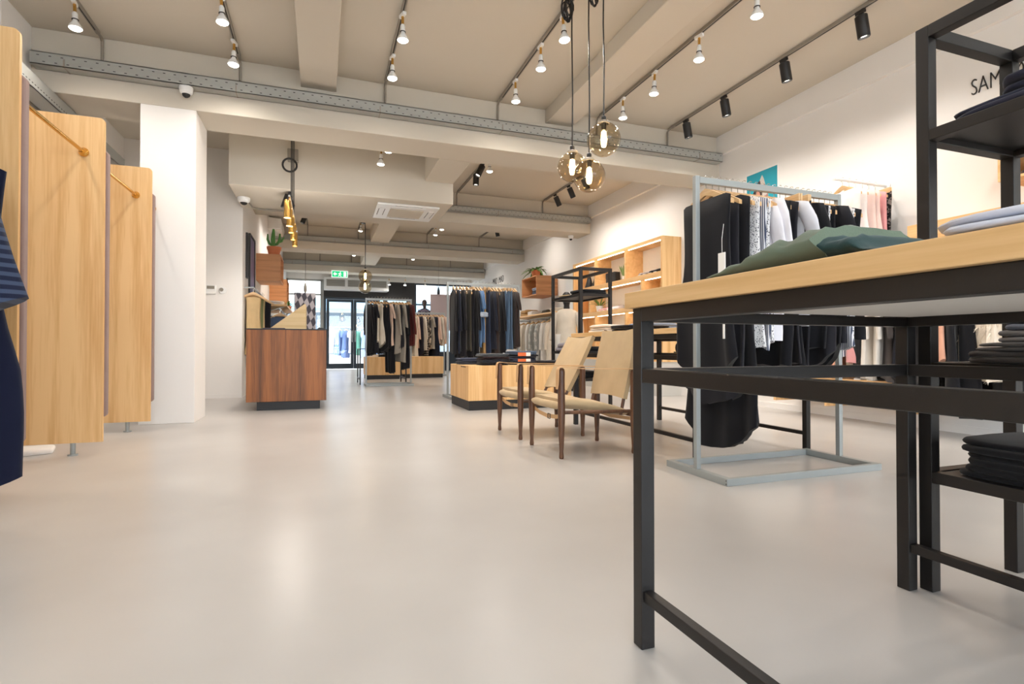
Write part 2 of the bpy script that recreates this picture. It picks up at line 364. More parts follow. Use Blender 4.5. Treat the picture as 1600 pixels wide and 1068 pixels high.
for y in (1.0, 3.0, 5.0, 6.4): build('bracket', MB().box(-2.645, y, 2.98, -2.36, y+0.03, 3.0).box(-2.645, y, 2.9, -2.63, y+0.03, 2.98), M['tray'], t, smooth=0)
# ---- tracks
def track(x, y0, y1, where, drop=3.44):
    t = thing('lighting_track', 'slim grey lighting track on the ceiling %s' % where, 'track', (x, y1, ZC), 'ceiling lighting tracks')
    build('rail', MB().box(x-0.017, y0, ZC-0.034, x+0.017, y1-0.12, ZC), M['pipe'], t, smooth=0, bev=0.004)
    build('slot', MB().box(x-0.005, y0, ZC-0.0355, x+0.005, y1-0.2, ZC-0.0335), M['hole'], t, smooth=0)
    build('conduit', MB().tube([(x, y1-0.14, ZC-0.02), (x, y1-0.06, ZC-0.022), (x, y1-0.03, ZC-0.05), (x, y1-0.025, drop)], 0.013), M['pipe'], t)
T1 = [-1.985, -0.8, 0.66, 1.99, 3.33, 4.41]
TW = ['over the fitting panels', 'between the fitting panels and the first rib', 'beside the first ceiling rib', 'between the two ceiling ribs', 'past the second ceiling rib', 'closest to the wall with black spots']
for x, s in zip(T1, TW): track(x, YR+0.3, 6.12, s)
for x, s in ((2.42, 'over the oak plinth'), (4.2, 'over the lit oak shelves')): track(x, 6.75, 9.98, s)
for x, s in ((0.85, 'above the small globe pendants'), (2.575, 'above the denim rack'), (3.98, 'above the wall cube with the plant'), (-0.33, 'above the wall cubes behind the counter')): track(x, 10.7, 13.85, s)
for x, s in ((0.88, 'before the exit sign'), (2.62, 'above the rack by the shop window'), (4.08, 'above the lettering near the shop window'), (-0.06, 'beside the hanging patterned board')): track(x, 14.5, 17.7, s)
# ---- reflector bulbs
def spotlight(name, parent, power, loc, rot=(0,0,0), size=168, blend=1.0, col=WARM):
    l = bpy.data.lights.new(name, 'SPOT'); l.energy = power; l.color = col; l.spot_size = math.radians(size); l.spot_blend = blend; l.shadow_soft_size = 0.045
    o = bpy.data.objects.new(name, l); C.objects.link(o); o.parent = parent; o.location = loc; o.rotation_euler = rot
    return o
bulb0 = thing('track_bulb', 'x', 'lamp', (0,0,0), 'reflector bulbs on the tracks')
build('adapter', MB().box(-0.016, -0.045, -0.028, 0.016, 0.045, 0), M['white'], bulb0, smooth=0, bev=0.003)
build('stem', MB().lathe([(0.012, -0.095), (0.012, -0.028)], n=10), M['brass'], bulb0)
build('socket', MB().lathe([(0.016, -0.165), (0.021, -0.16), (0.021, -0.11), (0.013, -0.095)], n=14), M['white'], bulb0)
build('retaining_ring', MB().lathe([(0.026, -0.163), (0.026, -0.158), (0.018, -0.158), (0.018, -0.163)], n=14), M['blackplastic'], bulb0)
refl = build('reflector', MB().lathe([(0.018, -0.163), (0.022, -0.178), (0.046, -0.215), (0.05, -0.232), (0.048, -0.236)], n=20, cap1=False), M['white'], bulb0)
build('lens', MB().lathe([(0.046, -0.233), (0.038, -0.243), (0.02, -0.248), (0.001, -0.249)], n=20), M['bulb'], refl)
spotlight('bulb_light', bulb0, BULB_W, (0, 0, -0.27))
def bulb(x, y, zt, label, first=[True]):
    if first[0]:
        o = bulb0; first[0] = False; o.location = (x, y, zt); o['label'] = label
    else: o = dup(bulb0, (x, y, zt), label=label)
    o.rotation_euler = (rnd.uniform(-0.07, 0.07), rnd.uniform(-0.07, 0.07), rnd.uniform(-0.3, 0.3))
    return o
BTXT = {-1.985: 'over the fitting panels', -0.8: 'beside the first ceiling rib, panel side', 0.66: 'beside the first ceiling rib, door side', 1.99: 'between the two ceiling ribs', 3.33: 'past the second ceiling rib'}
for x, ys in [(-1.985, [5.48, 3.6]), (-0.8, [5.69, 4.97, 3.3]), (0.66, [5.44, 4.72, 4.07, 2.2]), (1.99, [5.48, 4.76, 4.26, 2.4]), (3.33, [5.46, 4.82, 4.11, 3.40, 1.6])]:
    for k, y in enumerate(ys):
        bulb(x, y, ZC-0.034, 'glowing white reflector bulb %s, %s from the tray' % (BTXT[x], ORD[k]))
for k, (x, y, z) in enumerate([(0.80, 6.98, 3.5), (0.74, 7.25, 3.42)]): 
    q = bulb(x, y, z, 'glowing white reflector bulb in the recess before the bulkhead, %s of two' % ORD[k])
    for c in q.children:
        if c.type == 'LIGHT': c.data = c.data.copy(); c.data.energy = BULB_W*0.3; c.data.spot_size = math.radians(120)
b2 = thing('bulb_rod', 'thin grey drop rod carrying two bulbs before the bulkhead', 'rod', (0.77, 7.1, ZC))
build('rod', MB().box(0.70, 6.9, ZC-0.03, 0.84, 7.35, ZC).tube([(0.80, 6.98, ZC-0.03), (0.80, 6.98, 3.5)], 0.008).tube([(0.74, 7.25, ZC-0.03), (0.74, 7.25, 3.42)], 0.008), M['pipe'], b2)
for x, ys, s in [(2.42, [7.42, 7.81], 'on the track over the oak plinth'), (0.85, [12.8, 11.2], 'on the track above the globe pendants'), (2.575, [12.67, 12.05], 'on the track above the denim rack'), (0.88, [16.3, 15.2], 'on the track before the exit sign'), (2.62, [16.43, 15.3], 'on the track by the shop window'), (-0.06, [16.17], 'on the track beside the patterned board')]:
    for k, y in enumerate(ys): bulb(x, y, ZC-0.034, 'glowing white reflector bulb %s, %s of its row' % (s, ORD[k]))
for k, x in enumerate((2.16, 2.71, 3.39)):
    bulb(x, 18.6, 3.14, 'white reflector bulb before the black fascia, %s from the door' % ORD[k])
    single('drop_rod', MB().tube([(x, 18.6, ZC), (x, 18.6, 3.14)], 0.006), M['pipe'], 'thin rod dropping from the ceiling before the fascia, %s from the door' % ORD[k], 'rod', 'drop rods at the shop front')
# ---- black cylinder spots
spot0 = thing('cylinder_spotlight', 'x', 'lamp', (0,0,0), 'black cylinder spotlights')
build('bracket', MB().box(-0.015, -0.04, -0.03, 0.015, 0.04, 0).tube([(0.02, 0, -0.02), (0.02, 0, -0.06)], 0.006), M['blackplastic'], spot0, smooth=0)
can = build('can', MB().lathe([(0.046, -0.045), (0.05, -0.05), (0.05, -0.225), (0.047, -0.232), (0.041, -0.232), (0.041, -0.215), (0.001, -0.214)], n=20), M['blackplastic'], spot0)
build('lens', MB().lathe([(0.040, -0.2145), (0.001, -0.2185)], n=20), M['spot'], can)
spotlight('can_light', spot0, BULB_W*1.2, (0, 0, -0.25), size=120)
def canlamp(x, y, z, label, tilt, rz=0, first=[True]):
    if first[0]: o = spot0; first[0] = False; o.location = (x, y, z); o['label'] = label
    else: o = dup(spot0, (x, y, z), label=label)
    o.rotation_euler = (0, tilt, rz); return o
for k, y in enumerate([5.71, 5.02, 4.16, 3.34, 2.0, 0.4]): canlamp(4.41, y, ZC-0.034, 'black cylinder spotlight aimed at the long wall, %s from the tray' % ORD[k], -0.2)
for k, (x, y, t) in enumerate([(2.42, 8.14, 0.45), (2.42, 8.56, 0.05)]): canlamp(x, y, ZC-0.034, 'black cylinder spotlight over the oak plinth, %s after the white bulbs' % ORD[k], t)
for k, y in enumerate([7.46, 8.2, 8.75, 9.35]): canlamp(4.2, y, ZC-0.034, 'black cylinder spotlight over the lit oak shelves, %s along its track' % ORD[k], -0.45)
canlamp(0.85, 12.04, ZC-0.034, 'black cylinder spotlight above the small globe pendants', 0.05)
for k, y in enumerate([11.76, 12.33]): canlamp(3.98, y, ZC-0.034, 'black cylinder spotlight above the wall cube with the plant, %s' % ['tilted hard', 'nearly upright'][k], [-0.7, -0.2][k])
canlamp(4.08, 16.05, ZC-0.034, 'black cylinder spotlight near the lettering by the shop window', -0.4)
for k, y in enumerate([11.6, 12.5]): canlamp(-0.33, y, ZC-0.034, 'black cylinder spotlight above the wall cubes, %s beyond the brass tubes' % ORD[k], 0.35)
for k, (x, y) in enumerate([(-0.41, 7.75), (-0.40, 8.2)]): canlamp(x, y, 2.84, 'black cylinder spotlight under the bulkhead beside the brass tubes, %s' % ['in front', 'behind it'][k], 0.3)
# ---- ceiling cassette
t = thing('ceiling_cassette', 'white square air conditioning cassette under the bulkhead', 'air conditioner', (1.2, 8.27, 2.84))
x0, x1, y0, y1, z = 0.75, 1.65, 7.83, 8.71, 2.84
mb = MB().prism([(x0, y0), (x1, y0), (x1, y1), (x0, y1)], z-0.03, z, 'xy')
build('frame', mb, M['white'], t, smooth=0, bev=0.012)
build('intake_grille', MB().box(x0+0.2, y0+0.2, z-0.042, x1-0.2, y1-0.2, z-0.03), M['ceil'], t, smooth=0, bev=0.006)
for a, b, c, d in [(x0+0.05, y0+0.2, x0+0.12, y1-0.2), (x1-0.12, y0+0.2, x1-0.05, y1-0.2), (x0+0.2, y0+0.05, x1-0.2, y0+0.12), (x0+0.2, y1-0.12, x1-0.2, y1-0.05)]:
    lv = build('louvre', MB().box(a, b, z-0.04, c, d, z-0.03), M['white'], t, smooth=0, bev=0.004)
    if c - a < d - b: build('slot', MB().box(a-0.012, b+0.05, z-0.0312, a-0.004, d-0.05, z-0.0298).box(c+0.004, b+0.05, z-0.0312, c+0.012, d-0.05, z-0.0298), M['hole'], lv, smooth=0)
    else: build('slot', MB().box(a+0.05, b-0.012, z-0.0312, c-0.05, b-0.004, z-0.0298), M['hole'], lv, smooth=0)
# ---- dome cameras
def dome(x, y, z, label, r=0.055):
    t = thing('dome_camera', label, 'camera', (x, y, z), 'white dome cameras')
    build('housing', MB().lathe([(r, 0), (r*1.02, -0.02), (r*0.9, -0.055), (r*0.62, -0.07)], (x, y, z), 20), M['white'], t)
    build('lens_dome', MB().lathe([(r*0.6, -0.07), (r*0.5, -0.088), (r*0.25, -0.1), (0.001, -0.102)], (x, y, z), 16), M['blackplastic'], t)
dome(-1.275, 6.05, 3.33, 'white dome camera on the cable tray above the column', 0.062)
dome(-1.03, 8.25, 2.84, 'white dome camera under the bulkhead corner by the alcove', 0.08)
dome(5.0, 10.3, 3.14, 'small white dome camera at the end of the second beam')
t = thing('camera_conduit', 'thin bent conduit from the alcove camera across the bulkhead', 'conduit', (-1, 8.5, 2.82))
build('pipe', MB().tube([(-1.0, 8.3, 2.825), (-0.97, 8.7, 2.825), (-0.9, 8.8, 2.825), (-0.4, 8.8, 2.825)], 0.012), M['pipe'], t)
t = thing('air_conditioner', 'short pale wall unit high up before the third beam', 'air conditioner', (-1, 13.4, 3.3))
build('body', MB().prism([(-1.13, 3.38), (-0.86, 3.40), (-0.84, 3.5), (-0.86, 3.62), (-1.13, 3.64)], 12.9, 13.8, 'xz'), M['white'], t, smooth=0, bev=0.01)
build('flap', MB().box(-0.98, 12.95, 3.375, -0.87, 13.75, 3.395), M['white_board'], t, smooth=0)
# ---- glass globe pendants
def globe(x, y, z, r, label, group, zt=ZC, power=9):
    t = thing('globe_pendant', label, 'pendant lamp', (x, y, zt), group)
    prof = [(0.035, r*0.98+0.02), (0.04, r*0.97)] + [(r*math.sin(a), r*math.cos(a)) for a in [0.3 + (PI-0.32)*k/16 for k in range(17)]]
    build('glass_globe', MB().lathe(prof, (x, y, z), 32, cap0=False, cap1=False), M['smoke'], t)
    build('socket', MB().lathe([(0.008, r+0.06), (0.02, r+0.05), (0.022, r-0.04), (0.018, r-0.06)], (x, y, z), 14), M['blackplastic'], t)
    build('lamp_bulb', MB().lathe([(0.006, 0.075), (0.02, 0.06), (0.022, 0.03), (0.022, -0.04), (0.016, -0.06), (0.001, -0.066)], (x, y, z), 14), M['filament'], t)
    build('rim', MB().lathe([(0.04, r+0.012), (0.046, r+0.006), (0.046, r-0.006), (0.04, r-0.01)], (x, y, z), 18, cap0=False, cap1=False), M['pipe'], t)
    build('cord', MB().tube([(x, y, z+r+0.05), (x+0.004, y, z+r+0.5), (x-0.003, y, zt-0.3), (x, y, zt)], 0.006, 6), M['blackplastic'], t)
    l = bpy.data.lights.new('globe_light', 'POINT'); l.energy = power; l.color = (1, 0.75, 0.45); l.shadow_soft_size = 0.03
    o = bpy.data.objects.new('globe_light', l); C.objects.link(o); o.parent = t; o.location = Vector((x, y, z)) - ORG[t.name]
    return t
G3 = 'smoked glass globe pendants in the front cluster'
g1 = globe(1.985, 4.06, 2.27, 0.125, 'smoked glass globe pendant under the big cable coil, partly behind another globe', G3)
g2 = globe(2.06, 3.90, 2.155, 0.132, 'lowest smoked glass globe pendant of the front cluster of three', G3)
g3 = globe(2.185, 3.88, 2.465, 0.138, 'highest smoked glass globe pendant of the front cluster of three', G3)
def coil(x, y, z, rx, rz, n, seed):
    r = random.Random(seed); pts = []
    for k in range(n*14):
        a = 2*PI*k/14; q = k/14
        pts.append((x + rx*math.sin(a)*(0.75+0.25*math.sin(q*2.1)) + 0.004*r.uniform(-1,1), y + 0.03*math.cos(q*1.7) + 0.01*math.sin(a), z + rz*math.cos(a)*(0.8+0.2*math.cos(q*1.3)) - 0.01*q*0.3))
    return MB().tube(pts, 0.0055, 5)
build('cable_coil', coil(1.955, 4.08, 3.64, 0.055, 0.12, 9, 1), M['blackplastic'], g1)
build('cable_coil', coil(2.13, 3.93, 3.70, 0.045, 0.1, 6, 2), M['blackplastic'], g2)
G2 = 'small globe pendants in the rear bay'
globe(0.91, 12.3, 2.34, 0.15, 'upper small globe pendant hanging before the shop door', G2)
globe(0.915, 12.45, 2.12, 0.145, 'lower small globe pendant hanging before the shop door', G2)
# ---- brass bar pendant over the counter
t = thing('brass_bar_pendant', 'row of five brass tube lights on a bar above the counter', 'pendant lamp', (-0.35, 7.2, ZC))
build('bar', MB().bar((-0.345, 6.4, 2.435), (-0.345, 8.4, 2.435), 0.02, 0.02), M['chrome'], t, smooth=0)
for k, y in enumerate([6.5, 6.93, 7.33, 7.8, 8.28]):
    tb = build('brass_tube', MB().lathe([(0.034, 0.1), (0.036, 0.095), (0.036, -0.1), (0.032, -0.1), (0.032, -0.06), (0.001, -0.06)], (-0.37, y, 2.31), 16), M['brass'], t)
    build('lens', MB().lathe([(0.031, -0.085), (0.001, -0.09)], (-0.37, y, 2.31), 16), M['bulb'], tb)
    build('flex', MB().tube([(-0.37, y, 2.41), (-0.37, y, 2.44), (-0.36, y+0.02, 2.5), (-0.345, y+0.05, 2.45)], 0.004, 5), M['blackplastic'], t)
for y in (6.75, 6.95, 7.2, 7.45): build('suspension_cord', MB().tube([(-0.345, y, 2.44), (-0.345, y, ZC)], 0.0045, 5), M['blackplastic'], t)
build('junction_box', MB().box(-0.43, 7.54, 3.2, -0.3, 7.62, 3.36), M['pipe'], t, smooth=0, bev=0.006)
build('cable_coil', MB().tube([(-0.40+0.085*math.cos(a), 7.48, 3.12+0.085*math.sin(a)) for a in [2*PI*k/24 for k in range(25)]], 0.013, 8), M['blackplastic'], t)
l = bpy.data.lights.new('bar_light', 'POINT'); l.energy = 25; l.color = WARM; l.shadow_soft_size = 0.2
o = bpy.data.objects.new('bar_light', l); C.objects.link(o); o.parent = t; o.location = Vector((-0.37, 7.3, 2.15)) - ORG[t.name]
# ---- exit sign
t = thing('exit_sign', 'green emergency exit sign with white running figure on the beam', 'sign', (0.52, 17.66, 3.06))
build('panel', MB().box(0.28, 17.63, 2.96, 0.77, 17.68, 3.17), M['exitwhite'], t, smooth=0)
build('green_field', MB().box(0.30, 17.622, 2.975, 0.75, 17.63, 3.155), M['green'], t, smooth=0)
yy = 17.615
mb = MB().prism([(0.33, 3.065), (0.39, 3.13), (0.39, 3.09), (0.44, 3.09), (0.44, 3.04), (0.39, 3.04), (0.39, 3.0)], yy, yy+0.006)
mb.lathe([(0.016, 0), (0.016, 0.006)], (0.545, yy, 3.125), 12, axis=(0,1,0))
mb.prism([(0.505, 3.1), (0.555, 3.1), (0.585, 3.06), (0.57, 3.05), (0.55, 3.075), (0.545, 3.04), (0.58, 2.99), (0.56, 2.985), (0.525, 3.03), (0.50, 2.99), (0.48, 3.0), (0.515, 3.06), (0.49, 3.075), (0.48, 3.055), (0.47, 3.06)], yy, yy+0.006)
mb.prism([(0.64, 2.985), (0.72, 2.985), (0.72, 3.14), (0.64, 3.14)], yy, yy+0.004)
build('pictogram', mb, M['exitwhite'], t, smooth=0)
# ---- air curtain over the door
t = thing('air_curtain', 'white air curtain heater with three grilles above the shop door', 'heater', (1.1, 19.2, 2.71))
build('casing', MB().box(0.06, 19.0, 2.72, 2.2, 19.46, 3.14), M['white'], t, smooth=0, bev=0.015)
for k in range(3):
    x = 0.14 + k*0.69
    g = build('grille', MB().box(x, 18.99, 2.83, x+0.6, 19.0, 3.06), M['tray'], t, smooth=0)
    mb = MB()
    for q in range(7): mb.box(x+0.02, 18.982, 2.845+q*0.03, x+0.58, 18.99, 2.857+q*0.03)
    build('slat', mb, M['pipe'], g, smooth=0, kind='stuff')
# ================================================================== GARMENT KIT
def garment_mb(kind, W=0.42, L=0.8, T=0.03, seed=0, sleeve=None, flare=0.1, fold=1.0, neck=0.15, low=False):
    """a garment on a hanger: width along x, thin in y, z = 0 at the rail, shoulders near z = -0.13"""
    r = random.Random(seed); top = -0.115 if low or kind in ('trousers', 'jeans', 'skirt') else -0.062; n = 30; rows = 15; mb = MB(); R = []
    ph = [r.uniform(0, 6.3) for _ in range(6)]; fr = [r.uniform(5, 9), r.uniform(10, 15)]
    for i in range(rows):
        v = i / (rows - 1); ring = []
        if kind in ('trousers', 'jeans'): hw = W/2*(1 - 0.12*v) ; sl = 0.0
        elif kind == 'skirt': hw = W/2*(0.62 + 0.45*v); sl = 0.0
        else:
            hw = W/2*(1.0 - 0.10*math.sin(PI*min(1, v*1.6)) + flare*v); sl = 0.44
        th = T*(0.42 + 0.58*min(1, v*5)**0.6)
        for k in range(n):
            a = 2*PI*k/n; cx = math.cos(a); sy = math.sin(a)
            x = hw*math.copysign(abs(cx)**0.75, cx); y = th*math.copysign(abs(sy)**0.7, sy)
            amp = fold*T*0.75*v
            y += amp*math.sin(fr[0]*x/W*2 + ph[0] + v*0.8) + amp*0.5*math.sin(fr[1]*x/W*2 + ph[1])
            x += fold*0.012*v*math.sin(3*v*PI + ph[2])
            zt = top - sl*max(0, abs(x) - 0.022)
            if kind not in ('trousers','jeans','skirt') and abs(x) < neck: zt -= (0.10 if sy > 0 else 0.085)*(1 - abs(x)/neck)**0.55
            zb = top - L + 0.018*math.sin(4*x/W + ph[3])*fold + 0.01*math.sin(13*x/W+ph[4])
            if kind == 'dress': zb += 0.10*(abs(x)/(W/2))**2
            z = zt*(1-v) + zb*v
            ring.append((x, y, z))
        R.append(ring)
    mb.rings(R, True, True, True)
    if sleeve:
        SL = {'short': 0.24, 'long': 0.56, 'three': 0.42}[sleeve]
        for s in (-1, 1):
            x0 = s*(W/2 - 0.025); z0 = top - 0.44*(W/2 - 0.03) - 0.015; S = []
            q = r.uniform(0.8, 1.2)
            for i in range(9):
                v = i/8; xx = x0 + s*(0.055*math.sin(v*PI*0.55) + 0.03*v*q); zz = z0 - SL*v*(1.0) + (0.03 if i == 0 else 0)
                rx = 0.062 - 0.02*v; ry = T*0.85*(1 - 0.25*v)
                if i == 0: rx *= 0.7; ry *= 0.5
                yy = T*0.3*math.sin(3*v + q)
                S.append([(xx + rx*math.cos(2*PI*k/12)*(1+0.10*math.sin(9*v+q*k)), yy + ry*math.sin(2*PI*k/12), zz + s*0.25*rx*math.cos(2*PI*k/12)*(-1)) for k in range(12)])
            mb.rings(S, True, True, True)
    return mb
HANG = None
def hanger_proto():
    h = thing('clothes_hanger', 'x', 'hanger', (0,0,0))
    mb = MB(); R = []
    for k in range(15):
        u = -1 + 2*k/14; x = u*0.2; z = -0.078 - 0.10*abs(u)**1.2; hh = 0.021 - 0.009*abs(u); tt = 0.007 + 0.004*abs(u); y = -0.012*u*u
        R.append([(x, y-tt, z-hh), (x, y+tt, z-hh), (x, y+tt, z+hh), (x, y-tt, z+hh)])
    mb.rings(R)
    build('shoulder_bar', mb, M['beech'], h, smooth=50)
    pts = [(0, 0, -0.07), (0, 0, -0.03)] + [(0.020*math.sin(a)-0.0, 0, 0.0 - 0.0 + 0.020*math.cos(a)-0.0) for a in [PI - 0.2 - k*0.42 for k in range(10)]]
    build('hook', MB().tube(pts, 0.0022, 5), M['chrome'], h)
    return h
def clip_hanger_proto():
    h = thing('clip_hanger', 'x', 'hanger', (0,0,0))
    build('clamp_bar', MB().box(-0.17, -0.014, -0.125, 0.17, -0.002, -0.075).box(-0.17, 0.002, -0.125, 0.17, 0.014, -0.075), M['beech'], h, smooth=0, bev=0.003)
    for s in (-1, 1): build('clip', MB().box(s*0.1-0.018, -0.018, -0.15, s*0.1+0.018, 0.018, -0.105), M['chrome'], h, smooth=0, bev=0.003)
    build('hook', MB().tube([(0, 0, -0.08), (0, 0, -0.03)] + [(0.020*math.sin(a), 0, 0.020*math.cos(a)) for a in [PI - 0.2 - k*0.42 for k in range(10)]], 0.0022, 5), M['chrome'], h)
    return h
GCOUNT = {}
def hang_row(where, spec, p0, p1, rz, group, endphrase, hangers=True, lift=0.0, T=None):
    """SPEC: list of (name, colour words, material, kind, W, L, sleeve). Hangs them from p0 to p1, labels counted from ENDPHRASE."""
    n = len(spec); p0 = Vector(p0); p1 = Vector(p1); gap = (p1 - p0).length / max(1, n - 1)
    th = T or min(0.03, gap*0.42)
    global HANG, CLIP
    for i, s in enumerate(spec):
        name, words_, mat, kind, W, L, sl = s[:7]; low = len(s) > 7
        p = p0.lerp(p1, i/max(1, n-1)); p.z += lift
        jit = rnd.uniform(-0.11, 0.11)
        mb = garment_mb(kind, W, L, th, rnd.randint(0, 9999), sl, flare=0.22 if kind == 'dress' else 0.08, low=low)
        o = build(name, mb, mat, smooth=80); o.location = p; o.rotation_euler = (0, 0, rz + jit)
        tag(o, '%s, %s from %s on %s' % (words_, ORD[i], endphrase, where), name.replace('_', ' '), group)
        if hangers:
            P = CLIPH if kind in ('skirt', 'trousers', 'jeans') else HANGH
            lab = '%s hanger, %s from %s on %s' % ('wooden clip' if P is CLIPH else 'beech', ORD[i], endphrase, where)
            if not P.get('used'):
                P['used'] = 1; P['obj'].location = p; P['obj'].rotation_euler = (0, 0, rz + jit); P['obj']['label'] = lab; P['obj']['group'] = 'hangers, ' + group
            else: dup(P['obj'], p, rz + jit, lab, 'hangers, ' + group)
HANGH = {'obj': hanger_proto()}; CLIPH = {'obj': clip_hanger_proto()}
def folded(w_, d_, h_, seed, layers=2, open_edge=True):
    """a folded garment: soft rounded stack of LAYERS, centred in x,y, resting on z = 0"""
    r = random.Random(seed); mb = MB(); z = 0
    for q in range(layers):
        hh = h_/layers; R = []; ox = r.uniform(-0.012, 0.012); oy = r.uniform(-0.012, 0.012); p1_, p2_ = r.uniform(0, 6), r.uniform(0, 6)
        for zz, sc_ in ((0, 0.955), (0.18, 0.99), (0.5, 1.0), (0.82, 0.985), (1.0, 0.93), (1.06, 0.72), (1.07, 0.35)):
            ring = []
            for k in range(28):
                a = 2*PI*k/28; c_, s_ = math.cos(a), math.sin(a)
                x = w_/2*math.copysign(abs(c_)**0.38, c_)*sc_; y = d_/2*math.copysign(abs(s_)**0.38, s_)*sc_
                x += 0.008*math.sin(3*a + p1_); y += 0.008*math.sin(4*a + p2_)
                ring.append((x+ox, y+oy, z + hh*zz*0.95 + 0.1*hh*zz*math.sin(2*a+p1_)))
            R.append(ring)
        mb.rings(R, True, True, True); z += hh
    return mb
def fold_item(name, label, cat, mat, p, w_, d_, h_, seed, rz=0, group=None, layers=2):
    o = build(name, folded(w_, d_, h_, seed, layers), mat, smooth=70); o.location = p; o.rotation_euler = (0, 0, rz)
    return tag(o, label, cat, group)
K = lambda *c: c
BLK = (24,24,28); OFFB = (34,33,38)
# ================================================================== FITTING PANELS
for k, y in enumerate([2.27, 3.38, 4.51, 5.62]):
    lab = ['front-most oak fitting panel, mostly cut off beside the striped garment', 'tall oak fitting panel behind the navy striped garment', 'tall oak fitting panel in the middle of the row with a brass rail end', 'tall oak fitting panel next to the white column'][k]
    t = thing('fitting_panel', lab, 'panel', (-2.0, y, 0), 'oak fitting panels')
    x0, x1, z0, z1, rr = -2.64, -1.45, 0.09, 2.37, 0.03
    poly = [(x0, z0), (x1, z0), (x1, z1-rr)] + [(x1-rr+rr*math.cos(a), z1-rr+rr*math.sin(a)) for a in (0.3, 0.7, 1.1, PI/2)] + [(x0, z1)]
    build('oak_board', MB().prism(poly, y, y+0.022, 'xz'), M['oak_z'], t, smooth=30)
    q0, q1, b0, b1, rr = -2.6, -1.435, 0.26, 2.15, 0.03
    poly = [(q0, b0), (q1-rr, b0)] + [(q1-rr+rr*math.cos(a), b0+rr+rr*math.sin(a)) for a in (-1.2, -0.7, -0.2)] + [(q1-rr+rr*math.cos(a), b1-rr+rr*math.sin(a)) for a in (0.1, 0.5, 1.0, PI/2)] + [(q0, b1)]
    build('padded_back', MB().prism(poly, y+0.022, y+0.07, 'xz'), M['felt'], t, smooth=40, bev=0.008)
    for fx in (-1.63, -2.45):
        ft = build('foot', MB().lathe([(0.016, 0.01), (0.016, 0.1)], (fx, y+0.03, 0), 12).lathe([(0.03, 0), (0.03, 0.01)], (fx, y+0.03, 0), 14), M['steel'], t)
def rail(ya, yb, label, zr=2.115):
    t = thing('brass_clothes_rail', label, 'rail', (-1.57, ya, zr), 'brass rails between the fitting panels')
    build('tube', MB().tube([(-1.57, ya, zr), (-1.57, yb, zr)], 0.0125, 12), M['brass'], t)
    build('end_flange', MB().lathe([(0.03, 0.0), (0.032, -0.008), (0.026, -0.02), (0.018, -0.03), (0.015, -0.05)], (-1.57, yb, zr), 18, axis=(0,1,0)), M['brass'], t)
    build('end_flange', MB().lathe([(0.03, 0.0), (0.032, 0.008), (0.026, 0.02), (0.018, 0.03)], (-1.57, ya, zr), 18, axis=(0,1,0)), M['brass'], t)
rail(2.34, 3.38, 'brass clothes rail in front of the panel behind the navy garment', 1.72)
rail(3.45, 4.51, 'brass clothes rail fixed into the face of the middle oak panel')
rail(4.58, 5.62, 'brass clothes rail fixed into the face of the oak panel by the column')
rail(5.69, 6.12, 'short brass clothes rail fixed into the white column')
fold_item('paper_sheet', 'crumpled white sheet on the floor under the middle oak panel', 'paper', M['paper'], (-1.98, 4.72, 0.0), 0.34, 0.26, 0.035, 5, 0.3, layers=1)
# navy garments, hung on the first rail
navy = fabric((15,19,40)); navys = fabric((24,30,52), 'hstripe', (58,69,92), 9.0)
for k, (nm, lb, m_, kd, W_, L_, sl, y, x) in enumerate([('knit_top', 'navy striped knit top with wide sleeve hanging beside the oak panels', navys, 'top', 0.62, 0.72, None, 2.62, -1.66),
        ('trousers', 'long dark navy trousers hanging below the striped knit top', navy, 'dress', 0.86, 1.58, None, 2.74, -1.66)]):
    mb = garment_mb(kd, W_, L_, 0.05, 40+k, sl, flare=0.18 if k else 0.05)
    if k == 0:
        for s in (-1, 1):
            S = []
            for i in range(9):
                v = i/8; ax = 0.25 + 0.19*v; az = -0.2 - 0.62*v
                S.append([(s*(ax + (0.13*(1-0.15*v))*math.cos(2*PI*j/16)), 0.06*(1+0.3*v)*math.sin(2*PI*j/16) + 0.012*math.sin(6*v+j), az + 0.42*(0.13)*math.cos(2*PI*j/16)) for j in range(16)])
            mb.rings(S, True, True, True)
    o = build(nm, mb, m_, smooth=80); o.location = (x, y, 1.72); tag(o, lb, 'clothes')
    o.rotation_euler = (0, 0, 0.1)
    dup(HANGH['obj'], (x, y, 1.72), 0.1, ['beech hanger carrying the navy striped knit top', 'beech hanger carrying the long navy trousers'][k], 'hangers on the front brass rail')
# ================================================================== COUNTER
t = thing('sales_counter', 'teak veneered sales counter on a recessed black plinth', 'counter', (-0.39, 7.6, 0))
build('body', MB().box(-0.835, 6.95, 0.108, 0.055, 8.55, 0.965), M['teak'], t, smooth=0, bev=0.003)
build('worktop', MB().box(-0.838, 6.947, 0.965, 0.058, 8.553, 0.978), M['blackplastic'], t, smooth=0)
build('plinth', MB().box(-0.727, 7.03, 0, -0.02, 8.45, 0.108), M['blackplastic'], t, smooth=0)
t = thing('plywood_wedge', 'tall plywood wedge stand on the teak counter', 'stand', (-0.3, 7.4, 0.978))
poly = [(-0.62, 0.98), (-0.19, 0.98), (-0.19, 1.3), (-0.205, 1.31), (-0.60, 1.0)]
build('side', MB().prism(poly, 7.3, 7.318, 'xz'), M['ply'], t, smooth=0)
build('side', MB().prism(poly, 7.62, 7.638, 'xz'), M['ply'], t, smooth=0)
build('slope', MB().bar((-0.60, 7.47, 0.995), (-0.2, 7.47, 1.30), 0.30, 0.012), M['ply'], t, smooth=0)
t = thing('tablet', 'dark tablet leaning on the plywood wedge', 'tablet', (-0.36, 7.47, 1.15))
build('case', MB().bar((-0.43, 7.47, 1.122), (-0.26, 7.47, 1.228), 0.22, 0.012), M['white'], t, smooth=0)
